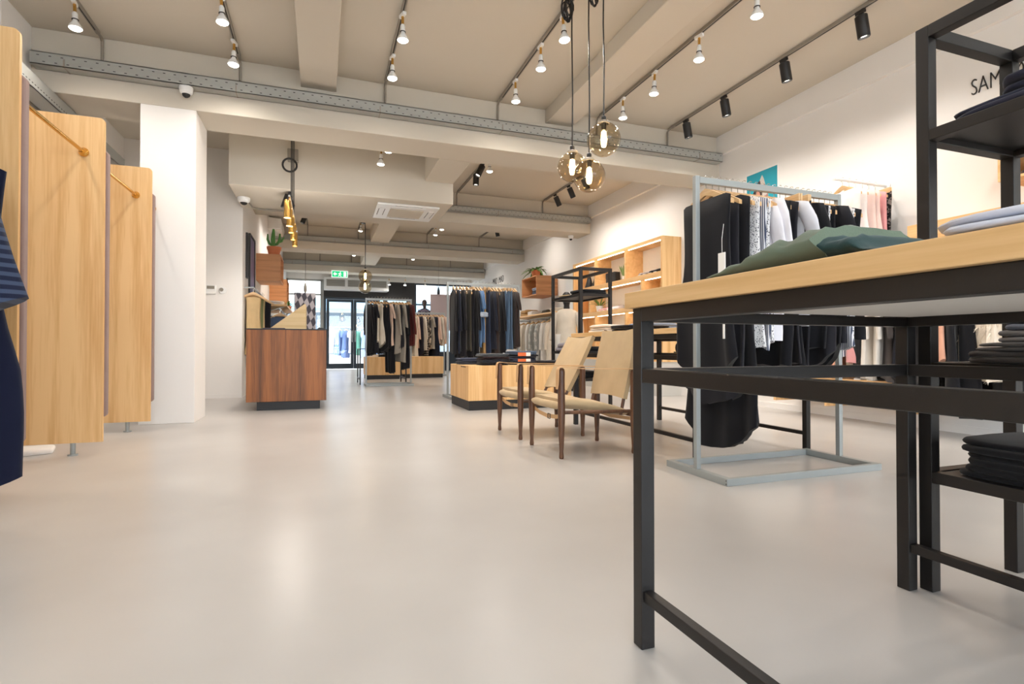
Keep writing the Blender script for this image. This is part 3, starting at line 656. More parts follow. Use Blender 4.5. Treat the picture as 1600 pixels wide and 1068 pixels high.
build('screen', MB().bar((-0.425, 7.47, 1.133), (-0.265, 7.47, 1.233), 0.2, 0.006), M['blackplastic'], t, smooth=0)
single('counter_tray', MB().prism([(-0.68, 0.978), (-0.42, 0.978), (-0.43, 0.992), (-0.67, 0.992)], 7.1, 7.3), plain('plum_tray', (74,52,60), 0.5), 'flat dark plum tray lying on the teak counter', 'tray', smooth=0)
single('card_reader', MB().prism([(-0.05, 0.978), (0.03, 0.978), (0.03, 1.0), (-0.03, 1.012), (-0.05, 1.0)], 7.3, 7.45), M['blackplastic'], 'small black card reader at the end of the counter', 'card reader', smooth=0, bev=0.003)
# thermostat and dial on the alcove wall
t = thing('thermostat', 'square white thermostat with grey display on the alcove wall', 'thermostat', (-1.55, 8.95, 1.6))
build('body', MB().box(-1.62, 8.925, 1.545, -1.48, 8.95, 1.68), M['white'], t, smooth=0, bev=0.006)
build('display', MB().box(-1.60, 8.922, 1.62, -1.50, 8.926, 1.665), M['pipe'], t, smooth=0)
t = thing('dimmer_dial', 'round white dimmer dial beside the thermostat', 'switch', (-1.4, 8.95, 1.6))
build('plate', MB().lathe([(0.052, 0), (0.05, -0.015)], (-1.395, 8.95, 1.607), 20, axis=(0,1,0)), M['white'], t)
build('dial', MB().lathe([(0.028, -0.015), (0.026, -0.03), (0.001, -0.03)], (-1.41, 8.95, 1.615), 16, axis=(0,1,0)), M['pipe'], t)
# ================================================================== REAR LEFT WALL
def wall_box(x0, x1, y0, y1, z0, z1, label, open_axis, group, mat=None):
    t = thing('cube_shelf', label, 'shelf', ((x0+x1)/2, (y0+y1)/2, z0), group); e = 0.02; m_ = mat or M['shelfoak']
    build('top', MB().box(x0, y0, z1-e, x1, y1, z1), m_, t, smooth=0)
    build('bottom', MB().box(x0, y0, z0, x1, y1, z0+e), m_, t, smooth=0)
    build('side', MB().box(x0, y0, z0+e, x1, y0+e, z1-e), m_, t, smooth=0)
    build('side', MB().box(x0, y1-e, z0+e, x1, y1, z1-e), m_, t, smooth=0)
    bx = (x0, x0+0.01) if open_axis > 0 else (x1-0.01, x1)
    build('back', MB().box(bx[0], y0+e, z0+e, bx[1], y1-e, z1-e), m_, t, smooth=0)
    return t
M['warmoak'] = wood('amber_oak', (206,146,96), (176,118,72), 'x', 1.0, 0.5)
wall_box(XB, -0.72, 10.7, 11.5, 1.98, 2.47, 'amber oak wall cube carrying the potted cactus', 1, 'wall cubes behind the counter', M['warmoak'])
wall_box(XB, -0.76, 13.3, 14.2, 1.75, 2.32, 'amber oak wall cube beyond and below the cactus cube', 1, 'wall cubes behind the counter', M['warmoak'])
t = thing('potted_cactus', 'green branching cactus in a terracotta pot on the wall cube', 'cactus', (-0.85, 10.95, 2.47))
build('pot', MB().lathe([(0.09, 0), (0.115, 0.12), (0.125, 0.12), (0.13, 0.17), (0.11, 0.17), (0.105, 0.14), (0.001, 0.14)], (-0.85, 10.95, 2.47), 20), M['terracotta'], t)
M['cactus'] = plain('cactus_green', (74,128,58), 0.55, var=0.2)
build('stem', MB().tube([(-0.86, 10.95, 2.6), (-0.87, 10.95, 2.78), (-0.86, 10.95, 2.98)], [0.035, 0.042, 0.02], 9), M['cactus'], t)
build('branch', MB().tube([(-0.86, 10.95, 2.68), (-0.80, 10.95, 2.70), (-0.76, 10.95, 2.76), (-0.75, 10.95, 2.9)], [0.02, 0.026, 0.028, 0.014], 8), M['cactus'], t)
build('branch', MB().tube([(-0.87, 10.95, 2.66), (-0.93, 10.95, 2.70), (-0.96, 10.95, 2.78), (-0.96, 10.95, 2.88)], [0.018, 0.024, 0.024, 0.012], 8), M['cactus'], t)
build('branch', MB().tube([(-0.80, 10.96, 2.72), (-0.72, 10.96, 2.76), (-0.68, 10.96, 2.84)], [0.015, 0.02, 0.01], 8), M['cactus'], t)
for k, (y0, y1, z0, z1, lb, c1) in enumerate([(9.28, 9.42, 1.85, 2.56, 'narrow dark green framed picture on the wall behind the counter', (60,80,66)), (9.62, 10.32, 1.62, 2.62, 'larger violet framed picture on the wall behind the counter', (104,92,140))]):
    t = thing('framed_picture', lb, 'picture', (XB, y0, z0), 'pictures behind the counter')
    build('frame', MB().box(XB, y0, z0, XB+0.03, y0+0.03, z1).box(XB, y1-0.03, z0, XB+0.03, y1, z1).box(XB, y0+0.03, z0, XB+0.03, y1-0.03, z0+0.03).box(XB, y0+0.03, z1-0.03, XB+0.03, y1-0.03, z1), M['blackplastic'], t, smooth=0)
    build('print', MB().box(XB, y0+0.03, z0+0.03, XB+0.015, y1-0.03, z1-0.03), plain('picture_print_%d' % k, c1, 0.4, var=0.5, vscale=5), t, smooth=0)
# long wall shelf with rail below
def wall_rail(y0, y1, z, x, label, xw, group=None):
    t = thing('clothes_rail', label, 'rail', (x, y0, z), group)
    build('tube', MB().tube([(x, y0, z), (x, y1, z)], 0.014, 10), M['steel'], t)
    for y in (y0+0.05, y1-0.05): build('bracket', MB().bar((xw, y, z), (x, y, z), 0.025, 0.02), M['steel'], t, smooth=0)
    return t
wall_rail(9.1, 10.5, 1.68, -1.01, 'steel wall rail with beige coats behind the counter', XB, 'wall rails behind the counter')
be = fabric((204,176,132)); be2 = fabric((196,164,118)); ol = fabric((112,116,78)); den = fabric((84,100,128)); dk = fabric(OFFB); wh = fabric((226,222,216)); teal = fabric((58,96,108))
hang_row('the steel rail behind the counter', [('coat', 'beige trench coat', be, 'top', 0.20, 0.95, None), ('coat', 'tan trench coat', be2, 'top', 0.21, 0.98, None), ('coat', 'olive green coat', ol, 'top', 0.26, 1.15, None), ('coat', 'dark sand coat', be, 'top', 0.26, 0.9, None), ('coat', 'olive parka', ol, 'top', 0.26, 1.0, None)], (-1.01, 9.2, 1.68), (-1.01, 9.75, 1.68), 0.35, 'coats behind the counter', 'the alcove')
hang_row('the far end of the rail behind the counter', [('dress', 'black dress', dk, 'dress', 0.28, 0.95, None), ('coat', 'black coat', dk, 'top', 0.28, 0.9, None)], (-0.98, 10.1, 1.68), (-0.98, 10.35, 1.68), 0.3, 'coats behind the counter', 'the coats')
t = thing('display_shelf', 'long oak wall shelf with denim shirts hanging below it', 'shelf', (-0.9, 11.6, 1.55))
build('board', MB().box(XB, 10.9, 1.53, -0.62, 13.2, 1.565), M['shelfoak'], t, smooth=0)
for y in (11.05, 13.05): build('bracket', MB().box(XB, y, 1.36, XB+0.02, y+0.02, 1.53).bar((XB+0.01, y+0.01, 1.38), (-0.68, y+0.01, 1.53), 0.015), M['steel'], t, smooth=0)
build('hanging_rail', MB().tube([(-0.75, 10.95, 1.47), (-0.75, 13.15, 1.47)], 0.012, 8), M['steel'], t)
fold_item('folded_shirt', 'white folded shirt on the wall shelf, under the cactus cube', 'shirt', wh, (-0.87, 11.15, 1.565), 0.36, 0.4, 0.07, 3, group='folded shirts on the wall shelf')
fold_item('folded_shirt', 'white folded shirt further along the wall shelf', 'shirt', wh, (-0.86, 11.7, 1.565), 0.36, 0.4, 0.05, 4, group='folded shirts on the wall shelf')
hang_row('the rail under the wall shelf', [('shirt', 'slate blue shirt', den, 'top', 0.40, 0.72, 'long'), ('shirt', 'dark teal shirt', teal, 'top', 0.40, 0.7, 'long'), ('shirt', 'denim blue shirt', den, 'top', 0.40, 0.72, 'long'), ('shirt', 'indigo shirt', fabric((66,76,112)), 'top', 0.40, 0.7, 'long'), ('shirt', 'white shirt', wh, 'top', 0.40, 0.62, 'long'), ('shirt', 'pale pink shirt', fabric((222,190,182)), 'top', 0.40, 0.6, 'long'), ('blouse', 'cream blouse', fabric((228,214,196)), 'top', 0.40, 0.58, 'long')], (-0.75, 11.05, 1.47), (-0.75, 12.9, 1.47), 0, 'shirts under the wall shelf', 'the cactus cube', T=0.035)
t = thing('low_shelf', 'white lower wall shelf with dark bags under the denim shirts', 'shelf', (-0.95, 11.5, 0.9))
build('board', MB().box(XB, 9.3, 0.58, -0.7, 13.2, 0.62), M['white'], t, smooth=0)
for y in (9.4, 11.2, 13.0): build('bracket', MB().box(XB, y, 0.45, XB+0.02, y+0.02, 0.58), M['steel'], t, smooth=0)
for k, (y, c_) in enumerate([(9.6, (60,40,36)), (10.2, (40,40,46)), (10.8, (96,60,44))]):
    b = thing('leather_bag', '%s leather bag on the white lower shelf, %s from the alcove' % (['brown', 'charcoal', 'chestnut'][k], ORD[k]), 'bag', (-0.92, y, 0.62), 'bags on the lower shelf')
    m_ = plain('bag_leather_%d' % k, c_, 0.45, bump=0.1)
    build('body', MB().prism([(y-0.17, 0.62), (y+0.17, 0.62), (y+0.14, 0.84), (y-0.14, 0.84)], -1.0, -0.84, 'yz'), m_, b, smooth=0, bev=0.02)
    build('strap', MB().tube([(-0.92, y-0.1, 0.83), (-0.92, y-0.08, 0.93), (-0.92, y, 0.97), (-0.92, y+0.08, 0.93), (-0.92, y+0.1, 0.83)], 0.008, 6), m_, b)
t = thing('potted_plant', 'small green potted plant at the end of the wall shelf', 'plant', (-0.75, 13.6, 1.1))
t.location = (-0.72, 13.05, 1.565); ORG[t.name] = Vector((-0.72, 13.05, 1.565))
build('pot', MB().lathe([(0.06, 0), (0.08, 0.12), (0.07, 0.12), (0.001, 0.1)], (-0.72, 13.05, 1.565), 14), M['terracotta'], t)
def leaf(mb, p, d, ln, wd, droop=0.3, up=(0,0,1)):
    p = Vector(p); d = Vector(d).normalized(); sd = d.cross(Vector(up)).normalized() if abs(d.z) < 0.95 else Vector((1,0,0)); L_ = []; R_ = []; Cn = []
    for i in range(5):
        v = i/4; q = p + d*ln*v + Vector((0,0,-droop*ln*v*v)); ww = wd*math.sin(PI*min(0.98, v*0.92+0.06))/2
        L_.append(q - sd*ww); R_.append(q + sd*ww); Cn.append(q + Vector((0,0,-ww*0.35)))
    vs = L_ + Cn + R_; f = []
    for i in range(4): f += [(i, i+1, 5+i+1, 5+i), (5+i, 5+i+1, 10+i+1, 10+i)]
    mb.add(vs, f)
mb = MB()
for k in range(22):
    a = rnd.uniform(0, 2*PI); leaf(mb, (-0.72, 13.05, 1.67), (math.cos(a), math.sin(a), rnd.uniform(0.4, 2.0)), rnd.uniform(0.12, 0.26), 0.04, 0.3)
build('foliage', mb, M['leaf'], t, smooth=60, kind='stuff')
# window display on the counter side
t = thing('hanging_board', 'tall board with grey and white geometric print hanging in the window', 'board', (-0.47, 16.8, 2.4))
m_, tt, bb = nt('geometric_print'); tc = N(tt, 'ShaderNodeTexCoord'); ck = N(tt, 'ShaderNodeTexChecker'); ck.inputs['Scale'].default_value = 9
mp = N(tt, 'ShaderNodeMapping'); mp.inputs['Rotation'].default_value = (0, 0.6, 0); mp.inputs['Scale'].default_value = (1.0, 0.01, 0.5)
tt.links.new(tc.outputs['Object'], mp.inputs['Vector']); tt.links.new(mp.outputs['Vector'], ck.inputs['Vector'])
ck.inputs['Color1'].default_value = lin((190,184,190)); ck.inputs['Color2'].default_value = lin((78,76,86)); tt.links.new(ck.outputs['Color'], bb.inputs['Base Color']); bb.inputs['Roughness'].default_value = 0.8
build('printed_panel', MB().box(-0.76, 16.8, 0.75, -0.17, 16.83, 2.36), m_, t, smooth=0)
build('chain', MB().tube([(-0.46, 16.815, 2.36), (-0.46, 16.815, 2.9)], 0.012, 6).lathe([(0.02, 2.36), (0.05, 2.45), (0.04, 2.55), (0.012, 2.66)], (-0.46, 16.815, 0), 10), M['pipe'], t)
build('hanging_cord', MB().tube([(-0.46, 16.815, 2.9), (-0.46, 16.815, ZC)], 0.006, 5), M['blackplastic'], t)
# ================================================================== LONG TABLES AND STEEL SHELF UNITS
def long_table(x0, x1, y0, y1, label):
    t = thing('display_table', label, 'table', ((x0+x1)/2, (y0+y1)/2, 0), 'oak topped steel tables'); s = 0.038
    build('tabletop', MB().box(x0-0.015, y0-0.015, 0.85, x1+0.015, y1+0.015, 0.89), M['oak_y'], t, smooth=0, bev=0.002)
    build('underside_board', MB().box(x0+0.06, y0+0.06, 0.843, x1-0.06, y1-0.06, 0.85), M['white_board'], t, smooth=0)
    for x in (x0, x1-s):
        for y in (y0, y1-s): build('leg', MB().box(x, y, 0, x+s, y+s, 0.85), M['black'], t, smooth=0, bev=0.002)
    for x in (x0, x1-s):
        build('top_rail', MB().box(x, y0+s, 0.815, x+s, y1-s, 0.85), M['black'], t, smooth=0, bev=0.002)
        build('middle_rail', MB().box(x+0.002, y0+s, 0.663, x+s-0.002, y1-s, 0.698), M['black'], t, smooth=0, bev=0.002)
        build('stretcher', MB().box(x+0.006, y0+s, 0.118, x+s-0.006, y1-s, 0.145), M['black'], t, smooth=0, bev=0.002)
    for y in (y0, y1-s):
        build('top_rail', MB().box(x0+s, y, 0.815, x1-s, y+s, 0.843), M['black'], t, smooth=0, bev=0.002)
        build('middle_rail', MB().box(x0+s, y+0.002, 0.663, x1-s, y+s-0.002, 0.698), M['black'], t, smooth=0, bev=0.002)
    return t
long_table(0.75, 1.745, -0.75, 1.185, 'long oak topped table on black steel legs, big and close')
long_table(2.33, 3.33, 2.92, 4.75, 'oak topped black steel table behind the grey rack and armchairs')
def shelf_unit(x0, x1, y0, y1, shelves, label):
    t = thing('shelf_unit', label, 'shelf', ((x0+x1)/2, (y0+y1)/2, 0), 'black steel shelf units'); s = 0.038
    for x in (x0, x1-s):
        for y in (y0, y1-s): build('post', MB().box(x, y, 0, x+s, y+s, 1.75), M['black'], t, smooth=0, bev=0.002)
        build('top_rail', MB().box(x, y0+s, 1.712, x+s, y1-s, 1.75), M['black'], t, smooth=0, bev=0.002)
    for y in (y0, y1-s): build('top_rail', MB().box(x0+s, y, 1.712, x1-s, y+s, 1.75), M['black'], t, smooth=0, bev=0.002)
    for z in shelves:
        f = build('shelf_frame', MB().box(x0, y0+s, z-0.035, x0+s, y1-s, z).box(x1-s, y0+s, z-0.035, x1, y1-s, z).box(x0+s, y0, z-0.035, x1-s, y0+s, z).box(x0+s, y1-s, z-0.035, x1-s, y1, z), M['black'], t, smooth=0, bev=0.002)
        build('shelf_panel', MB().box(x0+s, y0+s, z-0.016, x1-s, y1-s, z-0.004), M['black'], f, smooth=0)
    return t
SH = [0.37, 0.705, 1.425]
shelf_unit(1.765, 2.22, 0.0, 1.155, SH, 'tall open black steel shelf unit beside the long table, holding dark clothes')
shelf_unit(3.0, 3.45, 5.92, 6.8, SH, 'open black steel shelf unit between the armchairs and the lit oak shelves')
# clothes on the close shelf unit and table
nv = fabric((38,40,56)); nv2 = fabric((46,48,64)); gr = fabric((108,106,106)); gr2 = fabric((128,126,128)); bd = fabric((92,98,116)); bd2 = fabric((112,118,134)); ch = fabric((84,80,78)); kb = fabric((26,26,30))
z = 1.425
for k, (m_, h_, lb) in enumerate([(nv2, 0.035, 'dark navy folded trousers at the bottom of the pile on the top shelf'), (nv, 0.04, 'navy folded trousers on top of the pile on the top shelf')]):
    fold_item('folded_trousers', lb, 'trousers', m_, (1.975, 0.84-0.06*k, z), 0.40, 0.50-0.12*k, h_, 60+k, 0.04*k, 'folded clothes on the close shelf unit'); z += h_*1.0
fold_item('folded_trousers', 'small navy folded piece beside the pile on the top shelf', 'trousers', nv, (2.0, 0.48, 1.425), 0.34, 0.2, 0.13, 66, 0.05, 'folded clothes on the close shelf unit', 3)
z = 0.705
for k, (m_, h_, lb, y) in enumerate([(ch, 0.036, 'charcoal folded jeans, lowest of the grey pile on the middle shelf', 0.86), (gr, 0.024, 'grey folded jeans, second in the pile on the middle shelf', 0.83), (gr2, 0.036, 'pale grey folded jeans, third in the pile on the middle shelf', 0.79), (bd2, 0.032, 'blue grey folded jeans, fourth in the pile on the middle shelf', 0.79), (bd, 0.034, 'slate blue folded jeans on top of the pile on the middle shelf', 0.79)]):
    fold_item('folded_jeans', lb, 'jeans', m_, (1.975 + 0.012*k, y, z), 0.40 - 0.02*k, 0.42, h_, 70+k, 0.05*math.sin(k*2), 'folded clothes on the close shelf unit'); z += h_
z = 0.37
for k in range(3):
    lb = ['lowest black knit in the pile on the bottom shelf', 'middle black knit in the pile on the bottom shelf', 'top black knit with a white paper tag on the bottom shelf'][k]
    fold_item('folded_knit', lb, 'sweater', kb, (1.985, 0.85, z), 0.39, 0.46, 0.036, 80+k, 0.03*k, 'folded clothes on the close shelf unit', 2); z += 0.037
t = thing('swing_tag', 'white swing tag with string on the top black knit', 'tag', (1.9, 0.8, z))
build('card', MB().bar((1.905, 0.84, z+0.004), (1.865, 0.70, z+0.002), 0.05, 0.003), M['paper'], t, smooth=0)
build('string', MB().tube([(1.90, 0.82, z+0.006), (1.95, 0.84, z+0.014), (1.97, 0.80, z+0.018), (1.93, 0.79, z+0.014), (1.96, 0.85, z+0.012)], 0.0025, 5), M['paper'], t)
for k in range(2):
    single('paper_tag', MB().bar((1.80, 0.80, 0.385+0.037*k), (1.80, 0.68, 0.385+0.037*k), 0.012, 0.02), M['paper'], ['white paper tag peeking out of the lowest black knit', 'white paper tag peeking out of the middle black knit'][k], 'tag', 'tags in the black knit pile', smooth=0)
# green jacket lying on the long table
gj = fabric((104,116,98)); gd = fabric((40,64,64))
mb = MB(); R = []
for i in range(41):
    v = i/40; y = 0.91 - 0.25*v; hh = 0.006 + 0.056*min(1, v*1.15)**0.9; ring = []
    for k in range(40):
        a = 2*PI*k/40; q = math.copysign(abs(math.cos(a))**0.6, math.cos(a)); s_ = 0.5+0.5*math.sin(a)
        wr = noise.noise((q*5, v*7, 0.3))*0.010 + noise.noise((q*13, v*9 + q*3, 1.7))*0.005 + 0.003*math.sin(v*30 + q*7)
        ring.append((0.89 + 0.135*q + 0.004*math.sin(9*v), y + 0.01*math.sin(3*a) + 0.008*noise.noise((q*6, v*4, 5)), 0.8925 + max(0, (hh + wr*min(1, v*3))*s_)))
    R.append(ring)
mb.rings(R)
t = thing('folded_jacket', 'sage green jacket with dark lining lying on the long table', 'jacket', (0.93, 0.8, 0.892))
build('shell', mb, gj, t, smooth=80)
mb = MB(); R = []
for i in range(25):
    v = i/24; y = 0.675 - 0.12*v; hh = 0.05*(1-v)**1.4 + 0.006 + 0.016*math.exp(-((v-0.55)/0.16)**2); ring = []
    for k in range(32):
        a = 2*PI*k/32; q = math.copysign(abs(math.cos(a))**0.6, math.cos(a))
        ring.append((0.89 + 0.122*q, y + 0.006*noise.noise((q*5, v*5, 2)), 0.8925 + max(0, (hh + 0.006*noise.noise((q*7, v*8, 3)))*(0.5+0.5*math.sin(a)))))
    R.append(ring)
mb.rings(R)
build('lining', mb, gd, t, smooth=80)
ls = fabric((208,212,226))
fold_item('folded_shirt', 'pale blue folded shirt on the long table, lower of two', 'shirt', ls, (0.945, 0.28, 0.892), 0.38, 0.46, 0.022, 90, 0.1, 'pale shirts on the long table', 2)
fold_item('folded_shirt', 'pale blue folded shirt on the long table, upper of two', 'shirt', ls, (0.96, 0.16, 0.915), 0.36, 0.34, 0.022, 91, 0.05, 'pale shirts on the long table', 2)
# clothes on the second table and shelf unit
for k, (m_, p, sz, lb) in enumerate([(fabric((222,214,204)), (2.58, 4.42, 0.892), (0.36, 0.34, 0.07), 'cream folded knit on the far table corner'), (kb, (2.62, 4.02, 0.892), (0.46, 0.34, 0.05), 'black folded knit on the far table behind the chair backs'),
        (fabric((124,138,160)), (3.02, 4.4, 0.892), (0.36, 0.34, 0.09), 'faded blue folded denim on the far table'), (fabric((214,178,170)), (3.02, 3.5, 0.892), (0.36, 0.34, 0.08), 'blush folded scarf on the far table')]):
    fold_item('folded_knit', lb, 'sweater', m_, p, sz[0], sz[1], sz[2], 100+k, 0.1*k, 'folded clothes on the far table', 3)
t = thing('ankle_boot', 'x', 'shoe', (0,0,0), 'black shoes on the far table rail')
mb = MB(); R = []
for y, wv, h_ in [(-0.13, 0.02, 0.03), (-0.11, 0.04, 0.05), (-0.05, 0.045, 0.07), (0.02, 0.04, 0.09), (0.08, 0.038, 0.11), (0.12, 0.03, 0.10)]:
    R.append([(wv*math.cos(a), y, max(0.006, h_*0.5+h_*0.5*math.sin(a))) for a in [2*PI*k/12 for k in range(12)]])
mb.rings(R); build('upper', mb, kb, t, smooth=60)
build('sole', MB().prism([(-0.04, -0.13), (0.04, -0.13), (0.04, 0.13), (-0.04, 0.13)], 0, 0.012, 'xy'), M['blackplastic'], t, smooth=0)
t.location = (3.31, 4.3, 0.70); t['label'] = 'black low shoe on the middle rail of the far table, first of two'
dup(t, (3.31, 3.98, 0.70), 0.2, 'black low shoe on the middle rail of the far table, second of two')
for k, (m_, p, sz, lb) in enumerate([(kb, (3.22, 6.15, 1.425), (0.36, 0.4, 0.06), 'black folded knit on the top shelf of the distant steel unit'), (fabric((196,170,132)), (3.2, 6.58, 1.425), (0.3, 0.28, 0.03), 'tan folded scarf on the top shelf of the distant steel unit'),
        (fabric((136,132,142)), (3.2, 6.5, 0.705), (0.38, 0.4, 0.10), 'mottled grey folded knit on the middle shelf of the distant unit'), (kb, (3.22, 6.12, 0.705), (0.38, 0.32, 0.06), 'black folded knit on the middle shelf of the distant unit'), (kb, (3.22, 6.3, 0.37), (0.38, 0.4, 0.08), 'black folded knit on the lowest shelf of the distant unit')]):
    fold_item('folded_knit', lb, 'sweater', m_, p, sz[0], sz[1], sz[2], 110+k, 0.05*k, 'folded clothes on the distant shelf unit', 2)
# ================================================================== SAFARI ARMCHAIRS
def armchair(y0, label, bx, lean, zt):
    """faces -x; legs at x = 0 and 0.56, y = 0 and 0.54 (centres)"""
    t = thing('safari_armchair', label, 'armchair', (1.53, y0, 0), 'canvas armchairs'); O = Vector((1.53, y0, 0)); Dx, Dy = 0.565, 0.54
    def P(x, y, z): return (O.x+x, O.y+y, z)
    leg = [(0.014, 0), (0.017, 0.012), (0.0135, 0.05), (0.018, 0.12), (0.0235, 0.24), (0.025, 0.32), (0.025, 0.42), (0.023, 0.52), (0.0235, 0.585), (0.021, 0.602), (0.012, 0.612), (0.001, 0.614)]
    for x in (0, Dx):
        for y in (0, Dy):
            pr = leg if x == 0 else [(r, z*0.965) for r, z in leg]
            build('leg', MB().lathe(pr, P(x, y, 0), 14), M['walnut'], t)
    for y in (0, Dy): build('side_rail', MB().tube([P(0, y, 0.312), P(Dx, y, 0.30)], [0.013, 0.013], 10), M['walnut'], t)
    build('front_rail', MB().tube([P(0, 0, 0.345), P(0, Dy, 0.345)], 0.013, 10), M['walnut'], t)
    build('back_rail', MB().tube([P(Dx, 0, 0.27), P(Dx, Dy, 0.27)], 0.013, 10), M['walnut'], t)
    # canvas roll on the front rail, seat cushion sling
    build('front_roll', MB().tube([P(0.0, 0.028, 0.35)] + [P(0.0, 0.028+0.484*k/8, 0.35+0.002*math.sin(k)) for k in range(1, 8)] + [P(0.0, Dy-0.028, 0.35)], [0.016] + [0.028]*7 + [0.016], 12), M['canvas'], t)
    R = []
    for i in range(15):
        v = i/14; x = 0.015 + (Dx-0.05)*v; z = 0.378 - 0.085*v + 0.018*math.sin(PI*v); th = 0.042*(0.55+0.45*math.sin(PI*min(1, 0.15+0.85*v)))
        R.append([P(x, Dy/2 + (Dy/2-0.015)*math.copysign(abs(math.cos(a))**0.45, math.cos(a)), z - 0.03*(1-abs(math.cos(a)))*0.6 + th*math.copysign(abs(math.sin(a))**0.7, math.sin(a)) + 0.003*math.sin(5*a+9*v)) for a in [2*PI*k/24 for k in range(24)]])
    build('seat', MB().rings(R), M['canvas'], t, smooth=70)
    # back: two poles and a canvas panel
    b0 = Vector((bx, 0, 0.335)); b1 = Vector((bx+lean, 0, zt)); pv = b1 - b0
    for y in (0.045, Dy-0.045):
        build('back_pole', MB().tube([P(b0.x - pv.x*0.12, y, b0.z - pv.z*0.12), P(b1.x+pv.x*0.01, y, b1.z+pv.z*0.01)], [0.012, 0.013], 10), M['walnut'], t)
    g = []; NI, NJ = 10, 12; nrm = Vector((-pv.z, 0, pv.x)).normalized()
    mb = MB()
    for side in (0, 1):
        for i in range(NI+1):
            for j in range(NJ+1):
                v, u_ = i/NI, j/NJ; y = 0.025 + (Dy-0.05)*u_; q = b0 + pv*(0.09+0.91*v)
                sag = -0.022*math.sin(PI*u_) * (0.6+0.4*math.sin(PI*v)) + 0.004*math.sin(9*u_+4*v)
                q = q - nrm*sag - nrm*(0.018 if side == 0 else -0.016)*(1 - 0.82*math.sin(PI*u_))*-1
                edge = 0.012*math.sin(PI*u_)*(1 if i == NI else (-1 if i == 0 else 0))
                mb.v.append(P(q.x, y, q.z - edge))
    n1 = (NI+1)*(NJ+1)
    for i in range(NI):
        for j in range(NJ):
            a = i*(NJ+1)+j; f = (a, a+1, a+NJ+2, a+NJ+1); mb.f += [list(f), [x+n1 for x in f[::-1]]]; mb.m += [0, 0]
    bd_ = [j for j in range(NJ+1)] + [i*(NJ+1)+NJ for i in range(1, NI+1)] + [NI*(NJ+1)+j for j in range(NJ-1, -1, -1)] + [i*(NJ+1) for i in range(NI-1, 0, -1)]
    for k in range(len(bd_)):
        a, b = bd_[k], bd_[(k+1) % len(bd_)]; mb.f.append([a, b, b+n1, a+n1]); mb.m.append(0)
    bk = build('back', mb, M['canvas'], t, smooth=60)
    sm = b0 + pv*0.48 - nrm*0.001
    build('seam', MB().tube([P(sm.x-0.012, 0.03, sm.z), P(sm.x+0.006, Dy/2, sm.z), P(sm.x-0.012, Dy-0.03, sm.z)], 0.0022, 5), M['canvas'], bk)
    # leather arm straps over the front legs
    for y in (0, Dy):
        st = MB()
        pts = [(-0.034, 0.47), (-0.031, 0.50), (-0.029, 0.55), (-0.028, 0.60), (-0.018, 0.617), (0.0, 0.62), (0.06, 0.612), (0.2, 0.605), (0.36, 0.603), (Dx, 0.60)]
        A = []
        for k, (x, z) in enumerate(pts):
            h = 0.021 if k > 1 else 0.014 + 0.004*k; th = 0.0025
            if k < 5: A.append([P(x-th, y-h, z), P(x+th, y-h, z), P(x+th, y+h, z), P(x-th, y+h, z)])
            else: A.append([P(x, y-h, z+th), P(x, y-h, z-th), P(x, y+h, z-th), P(x, y+h, z+th)])
        st.rings(A); build('arm_strap', st, M['canvas'] if 0 else M['leather'], t, smooth=50)
    bt = build('under_strap', MB().rings([[P(x-0.002, y, z-0.014), P(x+0.002, y, z-0.014), P(x+0.002, y, z+0.014), P(x-0.002, y, z+0.014)] for x, y, z in [(0.02, 0.0, 0.29), (0.015, 0.12, 0.268), (0.01, Dy/2, 0.26), (0.015, Dy-0.12, 0.268), (0.02, Dy, 0.29)]], True), M['leather'], t, smooth=40)
    build('buckle', MB().bar(P(0.004, 0.2, 0.282), P(0.004, 0.2, 0.246), 0.004).bar(P(0.004, 0.24, 0.28), P(0.004, 0.24, 0.244), 0.004).bar(P(0.004, 0.2, 0.28), P(0.004, 0.24, 0.28), 0.004).bar(P(0.004, 0.2, 0.246), P(0.004, 0.24, 0.246), 0.004), M['blackplastic'], bt, smooth=0)
    build('rear_strap', MB().rings([[P(x, y, z-0.012), P(x, y, z+0.012), P(x+0.004, y, z+0.012), P(x+0.004, y, z-0.012)] for x, y, z in [(Dx-0.03, 0, 0.25), (Dx-0.03, Dy/2, 0.235), (Dx-0.03, Dy, 0.25)]]), M['leather'], t, smooth=40)
    return t
armchair(3.30, 'canvas and walnut safari armchair beside the big table, its back upright', 0.50, 0.12, 0.885)
armchair(4.09, 'canvas and walnut safari armchair by the oak plinth, its back leaning further', 0.42, 0.27, 0.845)
# ================================================================== LOW OAK PLINTH WITH DENIM
t = thing('display_plinth', 'low oak display plinth with black base under the denim rack', 'plinth', (2.4, 6.7, 0))
X0, X1, Y0, Y1 = 1.645, 3.0, 6.17, 7.1
build('box', MB().box(X0, Y0, 0.115, X1, Y1, 0.535), M['oak_z'], t, smooth=0, bev=0.003)
build('base', MB().box(X0+0.012, Y0+0.012, 0, X1-0.012, Y1-0.012, 0.115), M['blackplastic'], t, smooth=0)
build('edge_strip', MB().box(X0-0.002, Y0+0.12, 0.512, X0, Y0+0.36, 0.522), M['hole'], t, smooth=0)  # thin dark strip just below the upper edge of the box
jd = fabric((46,48,56)); jb = fabric((60,66,84)); jk = fabric((34,34,38)); jl = fabric((120,134,154))
cnt = 0
def jeans_pile(x, y, mats, sz, what, zz=0.535):
    z = zz
    for k, m_ in enumerate(mats):
        fold_item('folded_jeans', '%s, %s from the bottom of its pile' % (what, ORD[k]), 'jeans', m_, (x + 0.012*((k*7) % 3 - 1), y + 0.01*((k*5) % 3 - 1), z), sz[0], sz[1], sz[2], 130+k*3+int(x*10), 0.03*((k*3) % 4), 'folded jeans on the oak plinth', 2)
        z += sz[2]*1.02
    return z
